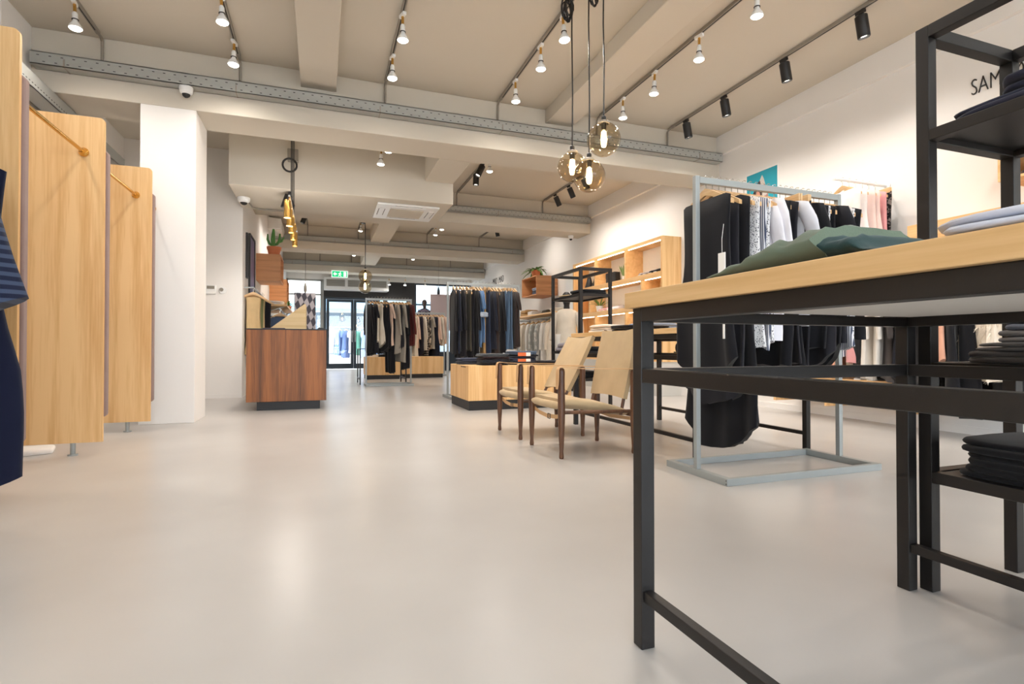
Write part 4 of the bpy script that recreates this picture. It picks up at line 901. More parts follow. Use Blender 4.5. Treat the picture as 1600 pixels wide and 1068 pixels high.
jeans_pile(1.84, 6.78, [jd, jb], (0.34, 0.3, 0.04), 'dark jeans on the plinth corner facing the door')
jeans_pile(2.02, 6.40, [jk, jd, fabric((58,44,46)), fabric((84,88,92))], (0.36, 0.34, 0.035), 'dark jeans in the tall pile on the plinth')
z = jeans_pile(2.44, 6.50, [jd, jb, jd, fabric((74,90,112))], (0.34, 0.34, 0.042), 'blue jeans with orange labels on the plinth')
for k, zz in enumerate((0.535+0.05, 0.535+0.13)):
    t = thing('jeans_label', ['orange and white label on the lower blue jeans', 'orange and white label on the upper blue jeans'][k], 'label', (2.4, 6.32, zz), 'labels on the blue jeans')
    build('orange_card', MB().box(2.33, 6.318, zz-0.02, 2.44, 6.324, zz+0.025), plain('orange_card', (222,112,62), 0.7), t, smooth=0)
    build('white_card', MB().box(2.44, 6.318, zz-0.02, 2.50, 6.324, zz+0.025), M['paper'], t, smooth=0)
fold_item('folded_jeans', 'charcoal folded jeans lying flat along the plinth edge', 'jeans', jk, (2.78, 6.4, 0.535), 0.4, 0.36, 0.05, 170, 0, 'folded jeans on the oak plinth', 2)
# ================================================================== FREESTANDING CLOTHES RACKS
def rack(x0, x1, yc, hd, z, label, s=0.03):
    t = thing('clothes_rack', label, 'clothes rack', ((x0+x1)/2, yc, 0), 'freestanding clothes racks')
    for x in (x0, x1-s):
        build('upright', MB().box(x, yc-s/2, 0.04, x+s, yc+s/2, z), M['steel'], t, smooth=0, bev=0.002)
        fb = build('base_bar', MB().box(x-0.005, yc-hd, 0, x+s+0.005, yc+hd, 0.04), M['steel'], t, smooth=0, bev=0.002)
        build('screw_hole', MB().box(x-0.0055, yc-hd+0.006, 0.008, x-0.0045, yc-hd+0.012, 0.014).box(x-0.0055, yc-hd+0.006, 0.026, x-0.0045, yc-hd+0.012, 0.032), M['hole'], fb, smooth=0)
    for y in (yc-hd, yc+hd-s): build('base_bar', MB().box(x0+s, y, 0, x1-s, y+s, 0.04), M['steel'], t, smooth=0, bev=0.002)
    build('hanging_rail', MB().box(x0+s, yc-s/2, z-0.042, x1-s, yc+s/2, z-0.004), M['steel'], t, smooth=0, bev=0.002)
    return t
blk = fabric(BLK); blk2 = fabric(OFFB); prt = fabric((228,226,226), 'dash', (62,64,76), 170.0); pst = fabric((226,226,230), 'vstripe', (70,78,100), 26.0)
wht = fabric((232,230,236)); whg = fabric((214,214,220)); char = fabric((58,56,60))
rack(2.07, 3.235, 2.605, 0.27, 1.765, 'pale grey steel clothes rack behind the long table, full of black and white clothes')
D_ = ('dress', 'black long dress', blk, 'dress', 0.42, 1.30, None)
spec = [('dress', 'black sleeveless dress', blk, 'dress', 0.40, 1.14, None), ('dress', 'black long pleated dress', blk2, 'dress', 0.40, 1.24, None, 'low'), ('dress', 'longest black dress', blk, 'dress', 0.46, 1.54, None), ('dress', 'black strappy dress', blk2, 'dress', 0.36, 1.46, None, 'low'),
  ('blouse', 'white dash-print blouse', prt, 'top', 0.42, 0.94, None), ('blouse', 'white pinstripe blouse', pst, 'top', 0.43, 0.96, None), ('blouse', 'white dashed blouse', prt, 'top', 0.42, 0.90, None),
  ('blouse', 'sheer white blouse', wht, 'top', 0.40, 0.84, 'three', 'low'), ('blouse', 'plain white blouse', wht, 'top', 0.44, 0.80, 'three'), ('shirt', 'black long shirt', blk, 'top', 0.44, 1.06, None), ('shirt', 'soft black shirt', blk2, 'top', 0.44, 1.04, None),
  ('blouse', 'pale grey blouse', whg, 'top', 0.44, 0.80, 'short'), ('skirt', 'black clipped skirt', blk, 'skirt', 0.40, 1.06, None), ('trousers', 'black clipped trousers', blk2, 'trousers', 0.36, 1.12, None), ('shirt', 'black sleeved shirt', blk, 'top', 0.44, 0.96, 'long'), ('dress', 'black shift dress', blk2, 'dress', 0.42, 1.10, None),
  ('blouse', 'grey dashed blouse', prt, 'top', 0.43, 0.86, None), ('dress', 'black plain dress', blk, 'dress', 0.42, 1.08, None), ('shirt', 'off black shirt', blk2, 'top', 0.44, 0.92, 'three'), ('blouse', 'striped white blouse', pst, 'top', 0.43, 0.96, None), ('blouse', 'light dashed blouse', prt, 'top', 0.43, 0.92, None), ('shirt', 'last black shirt', blk, 'top', 0.42, 0.9, None)]
hang_row('the rack behind the long table', spec, (2.155, 2.605, 1.755), (3.15, 2.605, 1.755), PI/2, 'clothes on the rack behind the long table', 'the armchair end', T=0.024)
for k, (x, y) in enumerate([(2.125, 2.45), (2.135, 2.62)]):
    t = thing('swing_tag', ['long white swing tag beside the first black dress', 'small white ticket at the first black dress'][k], 'tag', (x, 2.36, 1.3))
    if k == 0: build('card', MB().box(2.10, 2.385, 1.12, 2.104, 2.44, 1.28), M['paper'], t, smooth=0); build('string', MB().tube([(2.102, 2.41, 1.28), (2.11, 2.42, 1.36), (2.14, 2.44, 1.45)], 0.0015, 4), M['paper'], t)
    else: build('card', MB().box(2.104, 2.395, 0.80, 2.107, 2.41, 1.1), M['paper'], t, smooth=0)
nvy = fabric((34,38,52)); dn = fabric((92,124,164)); dnd = fabric((50,62,88)); olv = fabric((72,66,54)); brn = fabric((56,46,44)); tan = fabric((176,140,92)); dnl = fabric((96,120,146))
rack(1.76, 2.92, 7.85, 0.27, 1.735, 'grey steel clothes rack with dark jackets and jeans behind the oak plinth')
spec = [('jacket', 'black wool jacket', blk, 'top', 0.52, 1.0, 'long'), ('jacket', 'midnight blue jacket', nvy, 'top', 0.50, 0.98, 'long'), ('coat', 'black coat', blk2, 'top', 0.46, 1.06, 'long'), ('jacket', 'olive jacket', olv, 'top', 0.44, 0.96, None), ('jacket', 'grey green jacket', olv, 'top', 0.42, 0.98, None), ('trousers', 'dark clipped trousers', blk2, 'trousers', 0.40, 1.0, None), ('coat', 'long black cardigan', blk, 'top', 0.46, 1.06, 'long'),
  ('shirt', 'blue denim shirt', dn, 'top', 0.48, 0.90, 'short'), ('shirt', 'washed denim shirt', dn, 'top', 0.48, 0.86, 'short'), ('trousers', 'tan chinos', tan, 'trousers', 0.40, 1.08, None), ('jeans', 'indigo jeans', dnd, 'trousers', 0.38, 0.96, None), ('shirt', 'indigo shirt', nvy, 'top', 0.48, 0.96, 'long'), ('shirt', 'dark brown shirt', brn, 'top', 0.48, 1.05, 'long'), ('shirt', 'black brown shirt', brn, 'top', 0.48, 0.98, None), ('shirt', 'black overshirt', blk, 'top', 0.48, 1.0, 'long'),
  ('jeans', 'mid blue jeans', dnl, 'trousers', 0.38, 0.90, None), ('jeans', 'grey blue jeans', dnl, 'trousers', 0.38, 0.90, None), ('jeans', 'faded blue jeans', dnl, 'trousers', 0.38, 0.90, None), ('shirt', 'black brown tee', brn, 'top', 0.50, 0.92, 'short'), ('shirt', 'black tee', brn, 'top', 0.52, 0.92, 'short')]
hang_row('the rack behind the oak plinth', spec, (1.86, 7.85, 1.735), (2.83, 7.85, 1.735), PI/2, 'clothes on the rack behind the oak plinth', 'the counter side')
for o in [o for o in bpy.data.objects if o.get('group') == 'clothes on the rack behind the oak plinth' and 'denim shirt' in o['label']]:
    ORG[o.name] = Vector((0,0,0)); mb = MB(); rr = random.Random(len(o['label']))
    for s_ in (-1, 1):
        mb.lathe([(0.02, -0.035), (0.05, -0.03), (0.058, -0.01), (0.052, 0.012), (0.058, 0.025), (0.03, 0.04)], (s_*0.285, 0.0, -0.50), 12)
    build('turned_cuff', mb, fabric((168,180,196)), o, smooth=60, label='pale turned up cuffs')
crm = fabric((214,204,188)); tau = fabric((160,152,140)); mar = fabric((92,40,38)); flo = fabric((62,54,52), 'noise', (206,190,168), 14.0); pnk = fabric((226,196,178)); strp = fabric((150,140,130), 'hstripe', (40,38,40), 5.0); nk = fabric((40,38,50))
rack(0.81, 1.72, 10.9, 0.27, 1.735, 'grey steel clothes rack facing the shop door with black and cream clothes')
spec = [('shirt', 'black long shirt', blk, 'top', 0.44, 1.0, 'long'), ('shirt', 'black tunic', blk2, 'top', 0.46, 1.06, 'short'), ('dress', 'cream dress', crm, 'dress', 0.42, 0.96, None), ('dress', 'ivory dress', crm, 'dress', 0.42, 0.94, None), ('dress', 'black dress', blk, 'dress', 0.42, 1.05, None), ('dress', 'black wrap dress', blk2, 'dress', 0.42, 1.02, None), ('shirt', 'blush tee', pnk, 'top', 0.48, 0.9, 'short'), ('trousers', 'long black trousers', blk, 'trousers', 0.36, 1.36, None),
  ('coat', 'taupe coat', tau, 'top', 0.46, 1.04, 'long'), ('dress', 'black brown dress', blk2, 'dress', 0.44, 1.04, None), ('blouse', 'grey tied blouse', tau, 'top', 0.44, 1.2, 'three'), ('shirt', 'black shirt', blk, 'top', 0.46, 0.92, 'long'), ('trousers', 'black cropped trousers', blk2, 'trousers', 0.36, 1.3, None), ('cardigan', 'maroon cardigan', mar, 'top', 0.42, 0.86, 'long')]
hang_row('the rack facing the shop door', spec, (0.88, 10.9, 1.735), (1.65, 10.9, 1.735), PI/2 + 0.33, 'clothes on the rack facing the shop door', 'the door side', T=0.03)
rack(2.05, 3.15, 14.3, 0.27, 1.70, 'grey steel clothes rack by the shop window with cream and navy clothes')
spec = [('dress', 'cream dress', crm, 'dress', 0.42, 1.0, None), ('dress', 'dark floral dress', flo, 'dress', 0.42, 0.9, None), ('dress', 'long cream dress', crm, 'dress', 0.42, 1.25, None), ('blouse', 'sand blouse', pnk, 'top', 0.44, 0.9, 'long'), ('dress', 'aubergine dress', nk, 'dress', 0.42, 1.15, None), ('blouse', 'cream blouse', crm, 'top', 0.44, 0.96, 'long'), ('dress', 'printed striped dress', strp, 'dress', 0.36, 1.55, None), ('dress', 'brown floral dress', flo, 'dress', 0.42, 0.96, None),
  ('blouse', 'beige blouse', tau, 'top', 0.44, 0.9, 'short'), ('dress', 'navy dress', nvy, 'dress', 0.42, 1.2, None), ('blouse', 'blush blouse', pnk, 'top', 0.44, 0.8, 'long'), ('blouse', 'ivory blouse', crm, 'top', 0.44, 0.82, 'long'), ('blouse', 'pale pink blouse', pnk, 'top', 0.44, 0.8, 'long')]
hang_row('the rack by the shop window', spec, (2.12, 14.3, 1.70), (3.08, 14.3, 1.70), PI/2 + 0.3, 'clothes on the rack by the shop window', 'the door side', T=0.035)
# low oak plinths and slim black table near the door
for k, (x0, x1, y0, y1) in enumerate([(0.98, 1.78, 13.0, 13.75), (1.86, 2.9, 13.3, 13.95)]):
    t = thing('display_plinth', ['low oak plinth nearest the shop door, behind the door rack', 'low oak plinth in front of the window rack'][k].replace('nearest', 'close to'), 'plinth', ((x0+x1)/2, y0, 0), 'low oak plinths near the door')
    build('box', MB().box(x0, y0, 0.1, x1, y1, 0.53), M['oak_z'], t, smooth=0, bev=0.003)
    build('base', MB().box(x0+0.015, y0+0.015, 0, x1-0.015, y1-0.015, 0.1), M['blackplastic'], t, smooth=0)
for k, (x, y, m_, lb) in enumerate([(1.15, 13.3, wh, 'white folded tee on the low plinth close to the door'), (1.45, 13.35, kb, 'black folded tee on the low plinth close to the door'), (1.65, 13.3, fabric((140,60,54)), 'red folded tee on the low plinth close to the door')]):
    fold_item('folded_tee', lb, 'shirt', m_, (x, y, 0.53), 0.28, 0.3, 0.06, 200+k, 0, 'folded tees on the low plinth')
t = thing('frame_table', 'slim black steel frame table under the rack facing the door', 'table', (1.2, 11.5, 0))
for x in (0.72, 1.64):
    for y in (11.2, 11.95): build('leg', MB().box(x, y, 0, x+0.025, y+0.025, 0.72), M['black'], t, smooth=0)
    build('stretcher', MB().box(x, 11.225, 0.1, x+0.025, 11.95, 0.125), M['black'], t, smooth=0)
build('top', MB().box(0.72, 11.2, 0.72, 1.665, 11.975, 0.735), M['black'], t, smooth=0)
fold_item('folded_tee', 'white folded tee on the slim black frame table', 'shirt', wh, (1.2, 11.5, 0.735), 0.3, 0.3, 0.05, 210)
# ================================================================== MANNEQUINS
def mannequin(x, y, z, rz, label, skin, top_m, low_m=None):
    t = thing('mannequin', label, 'mannequin', (x, y, z), 'shop mannequins', rz)
    def ell(cx, cy, cz, a, b): return [(cx + a*math.cos(q), cy + b*math.sin(q), cz) for q in [2*PI*k/18 for k in range(18)]]
    prof = [(0.90, .155, .10), (0.97, .16, .105), (1.06, .125, .09), (1.15, .13, .095), (1.27, .16, .11), (1.36, .17, .095), (1.405, .10, .07), (1.43, .055, .055), (1.49, .05, .052), (1.53, .06, .075), (1.58, .074, .095), (1.63, .078, .10), (1.68, .068, .085), (1.715, .035, .045), (1.722, .004, .004)]
    mb = MB(); mb.rings([ell(0, 0.015 if zz > 1.52 else 0, zz, a, b) for zz, a, b in prof])
    for s in (-1, 1):
        mb.tube([(s*0.155, 0, 1.345), (s*0.20, 0.0, 1.25), (s*0.225, -0.01, 1.07), (s*0.235, 0.03, 0.86), (s*0.235, 0.05, 0.77), (s*0.23, 0.06, 0.69)], [0.045, 0.045, 0.037, 0.027, 0.03, 0.012], 10)
        mb.tube([(s*0.085, 0, 0.95), (s*0.09, 0.01, 0.72), (s*0.085, 0.01, 0.48), (s*0.085, -0.01, 0.28), (s*0.085, -0.01, 0.09), (s*0.085, 0.02, 0.03), (s*0.09, 0.12, 0.02)], [0.085, 0.08, 0.055, 0.052, 0.034, 0.036, 0.028], 10)
    build('body', mb, skin, t, smooth=60)
    mb = MB(); R = []
    for i, (zz, a, b) in enumerate([(0.84, .185, .14), (0.95, .185, .135), (1.06, .16, .12), (1.2, .17, .125), (1.32, .195, .12), (1.39, .16, .09), (1.425, .075, .07)]):
        R.append([(p[0]*(1+0.02*math.sin(5*k*0.35+i)), p[1], p[2]) for k, p in enumerate(ell(0, 0, zz, a, b))])
    mb.rings(R)
    for s in (-1, 1): mb.tube([(s*0.165, 0, 1.36), (s*0.215, 0, 1.24), (s*0.24, -0.01, 1.06), (s*0.25, 0.03, 0.88)], [0.06, 0.066, 0.058, 0.05], 12)
    build('jacket', mb, top_m, t, smooth=60)
    if low_m:
        mb = MB()
        for s in (-1, 1): mb.tube([(s*0.09, 0, 0.98), (s*0.098, 0.01, 0.72), (s*0.095, 0.01, 0.45), (s*0.095, 0, 0.12)], [0.115, 0.105, 0.085, 0.075], 14)
        build('trousers', mb, low_m, t, smooth=60)
    build('stand', MB().lathe([(0.16, 0), (0.16, 0.008), (0.01, 0.012)], (0, 0.02, 0), 20), M['steel'], t)
    return t
mannequin(4.02, 8.45, 0.0, 2.6, 'black headed mannequin in cream jacket and white trousers beyond the steel shelf unit', M['blackplastic'], crm, wh)
mannequin(3.2, 17.6, 0.62, 0.3, 'dark haired mannequin in patterned top standing in the shop window', plain('window_mannequin', (64,52,48), 0.6), fabric((70,66,84), 'noise', (120,112,124), 16.0), nk)
single('window_podium', MB().box(2.7, 17.2, 0, 5.1, 18.9, 0.62), M['darkframe'], 'low dark podium in the shop window under the mannequin', 'podium', smooth=0)
t = thing('hanging_board', 'plain mauve grey board hanging in the shop window behind the racks', 'board', (3.54, 16.8, 2.45))
build('panel', MB().box(3.24, 16.8, 1.3, 3.98, 16.83, 2.45), plain('mauve_board', (168,152,152), 0.8), t, smooth=0)
build('hook', MB().lathe([(0.05, 2.45), (0.045, 2.55), (0.012, 2.68)], (3.5, 16.815, 0), 10), M['darkframe'], t)
build('hanging_cord', MB().tube([(3.5, 16.815, 2.6), (3.5, 16.815, ZC)], 0.006, 5), M['pipe'], t)
# clothes rail on the pavement outside
t = thing('street_rail', 'clothes rail with pale garments standing on the pavement outside the door', 'clothes rack', (1.4, 23.5, 0))
build('frame', MB().tube([(0.3, 23.5, 0), (0.3, 23.5, 1.6), (2.4, 23.5, 1.6), (2.4, 23.5, 0)], 0.025, 8), M['steel'], t)
build('crate', MB().box(0.3, 23.2, 0.0, 2.4, 23.8, 0.3), M['paving'], t, smooth=0)
oc = [fabric((206,212,222)), fabric((120,146,190)), fabric((96,116,160)), fabric((226,222,214)), fabric((96,150,130)), fabric((150,168,206))]
hang_row('the pavement rail outside', [('shirt', w_, oc[k % 6], 'top', 0.5, 1.0 + 0.1*(k % 3), 'short') for k, w_ in enumerate(['grey white shirt', 'blue shirt', 'denim blue shirt', 'ivory shirt', 'green shirt', 'light blue shirt', 'pale shirt', 'sky blue shirt'])], (0.45, 23.5, 1.6), (2.25, 23.5, 1.6), 0.9, 'clothes on the pavement rail', 'the open side', T=0.06)
# ================================================================== LONG WALL (oak shelves with lights)
t = thing('lit_shelving', 'oak wall shelving with lit compartments above a pale grey base', 'shelf', (5.1, 8.6, 0)); e = 0.045; XF = 4.95; mo = M['shelfoak']
Ya, Yb = 6.98, 10.1
build('base_cabinet', MB().box(4.9, Ya+0.02, 0, XR, Yb, 0.53), M['greybase'], t, smooth=0, bev=0.003)
for a, b in ((2.44, 2.485), (1.86, 1.945), (1.355, 1.44), (0.53, 0.575)): build('shelf_board', MB().box(XF, Ya+e, a, XR, Yb-e, b), mo, t, smooth=0)
build('end_panel', MB().box(XF, Ya, 0.53, XR, Ya+e, 2.485), M['oak_z'], t, smooth=0)
build('end_panel', MB().box(XF, Yb-e, 0.53, XR, Yb, 2.485), M['oak_z'], t, smooth=0)
rows = [(1.945, 2.44, [8.04, 9.13]), (1.44, 1.86, [7.54, 9.35]), (0.575, 1.355, [8.03, 9.13])]
for z0, z1, ys in rows:
    for y in ys: build('divider', MB().box(XF+0.002, y, z0, XR, y+e, z1), mo, t, smooth=0)
    ed = [Ya+e] + [v for y in ys for v in (y, y+e)] + [Yb-e]
    for k in range(0, len(ed), 2):
        build('light_strip', MB().box(XF+0.035, ed[k]+0.03, z1-0.010, XF+0.05, ed[k+1]-0.03, z1-0.002), M['led'], t, smooth=0)
        if z1 < 2 and ed[k+1]-ed[k] < 1.0: build('back_panel', MB().box(XR-0.012, ed[k], z0, XR-0.002, ed[k+1], z1), mo, t, smooth=0)
t2 = thing('white_end_panel', 'white upright panel beside the far end of the lit oak shelving', 'panel', (5.05, 10.3, 0))
build('board', MB().box(4.97, 10.13, 0, XR-0.003, 10.5, 2.25), M['white'], t2, smooth=0, bev=0.004)
def bag(y, z, w_, h_, m_, label, x=5.1, strap=True):
    t = thing('handbag', label, 'bag', (x, y, z), 'bags on the lit oak shelving')
    build('body', MB().prism([(y-w_/2, z), (y+w_/2, z), (y+w_/2*0.93, z+h_), (y-w_/2*0.93, z+h_)], x-0.06, x+0.06, 'yz'), m_, t, smooth=0, bev=0.012)
    build('flap', MB().box(x-0.066, y-w_/2*0.94, z+h_*0.5, x-0.058, y+w_/2*0.94, z+h_*0.99), m_, t, smooth=0, bev=0.003)
    if strap: build('handle', MB().tube([(x, y-w_*0.25, z+h_), (x, y-w_*0.2, z+h_+0.07), (x, y, z+h_+0.1), (x, y+w_*0.2, z+h_+0.07), (x, y+w_*0.25, z+h_)], 0.007, 6), m_, t)
lk = plain('black_leather', (34,32,34), 0.4, bump=0.1); lm = plain('maroon_leather', (128,58,58), 0.5, bump=0.1)
bag(8.72, 1.945, 0.34, 0.2, lk, 'black flap handbag in the middle top compartment of the shelving', strap=False)
bag(7.95, 1.44, 0.26, 0.22, lm, 'maroon handbag on the second row of the shelving', strap=False)
for k, y in enumerate((9.32, 9.62)):
    t = thing('black_vase', 'black tapered vase in the far top compartment, %s from the divider' % ORD[k], 'vase', (5.08, y, 1.945), 'black vases on the shelving')
    build('body', MB().lathe([(0.085, 0), (0.09, 0.02), (0.055, 0.14), (0.03, 0.24), (0.036, 0.26), (0.028, 0.26)], (5.08, y, 1.945), 18), lk, t)
def shoes(x, y, z, m_, label, group):
    t = thing('shoe', label, 'shoe', (x, y, z), group); R = []
    for u_, wv, h_ in [(-0.13, 0.015, 0.03), (-0.11, 0.038, 0.045), (-0.04, 0.042, 0.06), (0.03, 0.034, 0.085), (0.09, 0.035, 0.10), (0.12, 0.026, 0.09)]:
        R.append([(x + u_, y + wv*math.cos(a), z + max(0.012, h_*0.5+h_*0.5*math.sin(a))) for a in [2*PI*k/12 for k in range(12)]])
    build('upper', MB().rings(R), m_, t, smooth=60)
    build('sole', MB().prism([(x-0.13, y-0.03), (x+0.12, y-0.035), (x+0.12, y+0.035), (x-0.13, y+0.03)], z, z+0.013, 'xy'), M['paper'], t, smooth=0)
for k, (y, m_, w_) in enumerate([(7.22, kb, 'black'), (7.36, kb, 'black'), (7.52, fabric((170,160,156)), 'grey'), (7.66, fabric((170,160,156)), 'grey')]):
    shoes(5.1, y, 1.945, m_, '%s low shoe in the top compartment by the oak end panel, %s along' % (w_, ORD[k]), 'shoes on the lit shelving')
for k, y in enumerate((8.55, 8.7, 8.9, 9.05)):
    shoes(5.1, y, 1.44, [wht, wht, fabric((206,160,156)), fabric((206,160,156))][k], '%s low shoe on the second row beside the maroon bag, %s along' % (['white', 'white', 'rose', 'rose'][k], ORD[k]), 'shoes on the lit shelving')
def pot_plant(x, y, z, label, n, ln, wd, col, potm, pr=0.07, droop=0.6, seed=1, up=(0.2, 1.4)):
    r = random.Random(seed); t = thing('potted_plant', label, 'plant', (x, y, z)); ph = pr*1.5
    build('pot', MB().lathe([(pr*0.75, 0), (pr, ph), (pr*1.05, ph), (pr*1.05, ph*1.12), (pr*0.9, ph*1.12), (pr*0.85, ph*0.9), (0.001, ph*0.9)], (x, y, z), 18), potm, t)
    for k in range(n):
        a = 2*PI*k/n + r.uniform(-0.3, 0.3); mb = MB()
        leaf(mb, (x + 0.02*math.cos(a), y + 0.02*math.sin(a), z + ph*0.95), (math.cos(a), math.sin(a), r.uniform(*up)), ln*r.uniform(0.7, 1.2), wd, droop*r.uniform(0.6, 1.3))
        build('leaf', mb, col, t, smooth=60)
M['palegreen'] = plain('pale_leaf', (150,176,120), 0.5, var=0.25); M['strap'] = plain('strap_leaf', (112,138,62), 0.5, var=0.3)
pot_plant(5.1, 8.32, 1.945, 'pale green grassy plant in the middle top compartment', 22, 0.26, 0.03, M['palegreen'], M['white'], 0.05, 0.2, 3, (1.5, 4))
pot_plant(5.08, 9.2, 1.44, 'yellow green palm plant in a white pot on the second row', 18, 0.30, 0.03, M['strap'], M['white'], 0.07, 0.5, 4, (0.8, 2.6))
# wall cube with the trailing plant
wall_box(4.75, XR, 11.63, 12.6, 2.0, 2.46, 'oak wall cube under the trailing plant, denim folded inside', -1, None, M['warmoak'])
pot_plant(4.95, 12.15, 2.46, 'big leafy plant trailing over the oak wall cube', 26, 0.42, 0.075, M['leaf'], M['terracotta'], 0.11, 0.75, 5, (0.1, 1.6))
fold_item('folded_jeans', 'blue folded jeans inside the oak wall cube', 'jeans', jb, (5.02, 11.95, 2.02), 0.4, 0.4, 0.09, 220, 0, 'jeans in the wall cube')
fold_item('folded_jeans', 'grey folded jeans on the blue ones in the wall cube', 'jeans', jl, (5.02, 11.95, 2.112), 0.38, 0.38, 0.08, 221, 0, 'jeans in the wall cube')
# rear clothes along the wall
t = thing('display_shelf', 'oak wall shelf with pale jackets hanging below, under the plant cube', 'shelf', (5.1, 12, 1.5))
build('board', MB().box(4.82, 10.7, 1.52, XR, 13.6, 1.555), M['shelfoak'], t, smooth=0)
build('hanging_rail', MB().tube([(4.9, 10.75, 1.45), (4.9, 13.55, 1.45)], 0.012, 8), M['steel'], t)
for y in (10.9, 12.1, 13.4): build('bracket', MB().box(XR-0.02, y, 1.3, XR, y+0.02, 1.52).box(4.88, y, 1.44, XR, y+0.015, 1.46), M['steel'], t, smooth=0)
for k, y in enumerate((11.0, 11.5, 12.4, 12.9)): fold_item('folded_knit', '%s folded knit on the shelf under the plant cube, %s along' % (['ivory', 'moss', 'white', 'tan'][k], ORD[k]), 'sweater', [crm, olv, wh, tan][k], (5.07, y, 1.555), 0.4, 0.38, [0.09, 0.08, 0.1, 0.16][k], 230+k, 0, 'folded knits under the plant cube')
gcam = fabric((170,170,166), 'noise', (206,204,198), 10.0)
hang_row('the rail under the plant cube', [('jacket', 'ivory jacket', crm, 'top', 0.5, 0.92, 'long'), ('jacket', 'white jacket', wh, 'top', 0.5, 0.94, 'long'), ('jacket', 'grey marbled jacket', gcam, 'top', 0.54, 1.0, 'long'), ('jacket', 'pale grey parka', gcam, 'top', 0.5, 1.0, 'long'), ('shirt', 'white shirt', wh, 'top', 0.46, 0.8, 'long'), ('shirt', 'cream shirt', crm, 'top', 0.46, 0.8, 'long'), ('tee', 'white printed tee', wh, 'top', 0.46, 0.7, 'short'), ('tee', 'off white tee', crm, 'top', 0.46, 0.7, 'short')], (4.9, 10.85, 1.45), (4.9, 13.2, 1.45), 0.45, 'jackets under the plant cube', 'the white end panel', T=0.05)
# ---- lettering and poster
def lettering(name, text, size, p, label, ext=0.004, xs=1.0):
    cu = bpy.data.curves.new(name, 'FONT'); cu.body = text; cu.size = size; cu.extrude = ext; cu.offset = -0.0035; cu.resolution_u = 4
    cu.materials.append(M['blackplastic'])
    o = bpy.data.objects.new(name, cu); C.objects.link(o); o.location = p; o.rotation_euler = (PI/2, 0, -PI/2); o.scale = (xs, 1, 1)
    bpy.context.view_layer.update(); me = bpy.data.meshes.new_from_object(o.evaluated_get(bpy.context.evaluated_depsgraph_get()))
    q = bpy.data.objects.new('lettering', me); C.objects.link(q); q.location = p; q.rotation_euler = o.rotation_euler; q.scale = o.scale
    bpy.data.objects.remove(o); bpy.data.curves.remove(cu)
    return tag(q, label, 'lettering')
lettering('wall_lettering', 'SAMSØE', 0.20, (XR-0.006, 3.01, 2.93), 'black wall lettering high on the long wall beside the steel shelf unit', 0.004, 0.6)
lettering('wall_lettering', 'MAD | MAD', 0.30, (XR-0.006, 16.75, 2.80), 'small black wall lettering high up near the shop window', 0.004, 0.72)
t = thing('poster', 'turquoise poster of a draped figure on the long wall above the rack', 'poster', (XR, 5.35, 2.8)); px = XR-0.004
build('sheet', MB().box(px, 5.08, 2.2, XR, 5.62, 3.03), M['paper'], t, smooth=0)
build('turquoise_field', MB().box(px-0.002, 5.10, 2.22, px, 5.60, 3.01), plain('turquoise_print', (22,150,170), 0.5, var=0.08), t, smooth=0)
def flat(name, poly, m_, d): build(name, MB().prism(poly, px-0.002-d-0.001, px-0.002-d, 'yz'), m_, t, smooth=0)
flat('printed_drape', [(5.34, 2.96), (5.31, 2.9), (5.24, 2.66), (5.16, 2.4), (5.14, 2.22), (5.44, 2.22), (5.46, 2.5), (5.44, 2.72), (5.40, 2.86)], fabric((196,190,182), 'noise', (150,96,96), 12.0), 0)
flat('printed_hair', [(5.38, 2.9), (5.34, 2.78), (5.36, 2.62), (5.40, 2.5), (5.48, 2.46), (5.53, 2.58), (5.50, 2.74), (5.43, 2.86)], plain('poster_dark', (56,42,46), 0.5), 0.001)
flat('printed_face', [(5.40, 2.78), (5.37, 2.72), (5.37, 2.64), (5.41, 2.6), (5.44, 2.68), (5.43, 2.76)], plain('poster_skin', (198,140,118), 0.5), 0.002)
# ---- wall rails with pink clothes, fur coat
t = thing('clothes_rail', 'upper white rail standing out from the wall with blush clothes', 'rail', (4.9, 3.75, 2.36))
build('tube', MB().tube([(4.6, 3.75, 2.36), (XR-0.003, 3.75, 2.36)], 0.014, 10), M['white'], t)
build('end_cap', MB().lathe([(0.02, 0), (0.022, 0.015), (0.001, 0.018)], (4.6, 3.75, 2.36), 14, axis=(-1,0,0)), M['white'], t)
build('wall_plate', MB().lathe([(0.04, -0.012), (0.04, -0.003)], (XR, 3.75, 2.36), 16, axis=(1,0,0)), M['white'], t)
lace = fabric((26,24,26), 'noise', (120,110,106), 40.0); blush = fabric((232,204,194)); pink = fabric((224,160,160)); peach = fabric((222,166,140)); wpk = fabric((236,226,220))
hang_row('the upper wall rail', [('blouse', 'white blouse', wpk, 'top', 0.42, 0.8, None), ('blouse', 'ivory blouse', wpk, 'top', 0.42, 0.78, None), ('blouse', 'blush blouse', blush, 'top', 0.42, 0.8, None), ('blouse', 'rose blouse', blush, 'top', 0.42, 0.78, None), ('blouse', 'pink blouse', pink, 'top', 0.42, 0.82, None), ('trousers', 'black lace trousers', lace, 'trousers', 0.36, 0.95, None)], (4.7, 3.75, 2.36), (5.14, 3.75, 2.36), 1.45, 'clothes on the upper wall rail', 'the poster end', T=0.035)
t = thing('display_shelf', 'deep oak wall shelf over the fur coat, seen above the long table', 'shelf', (5.1, 2.4, 1.6))
build('board', MB().box(4.95, 0.9, 1.80, XR, 3.32, 1.84), M['shelfoak'], t, smooth=0)
build('fascia', MB().box(4.95, 0.9, 1.60, 4.97, 3.32, 1.80), M['shelfoak'], t, smooth=0)
build('side', MB().box(4.97, 3.30, 1.60, XR, 3.32, 1.80), M['shelfoak'], t, smooth=0)
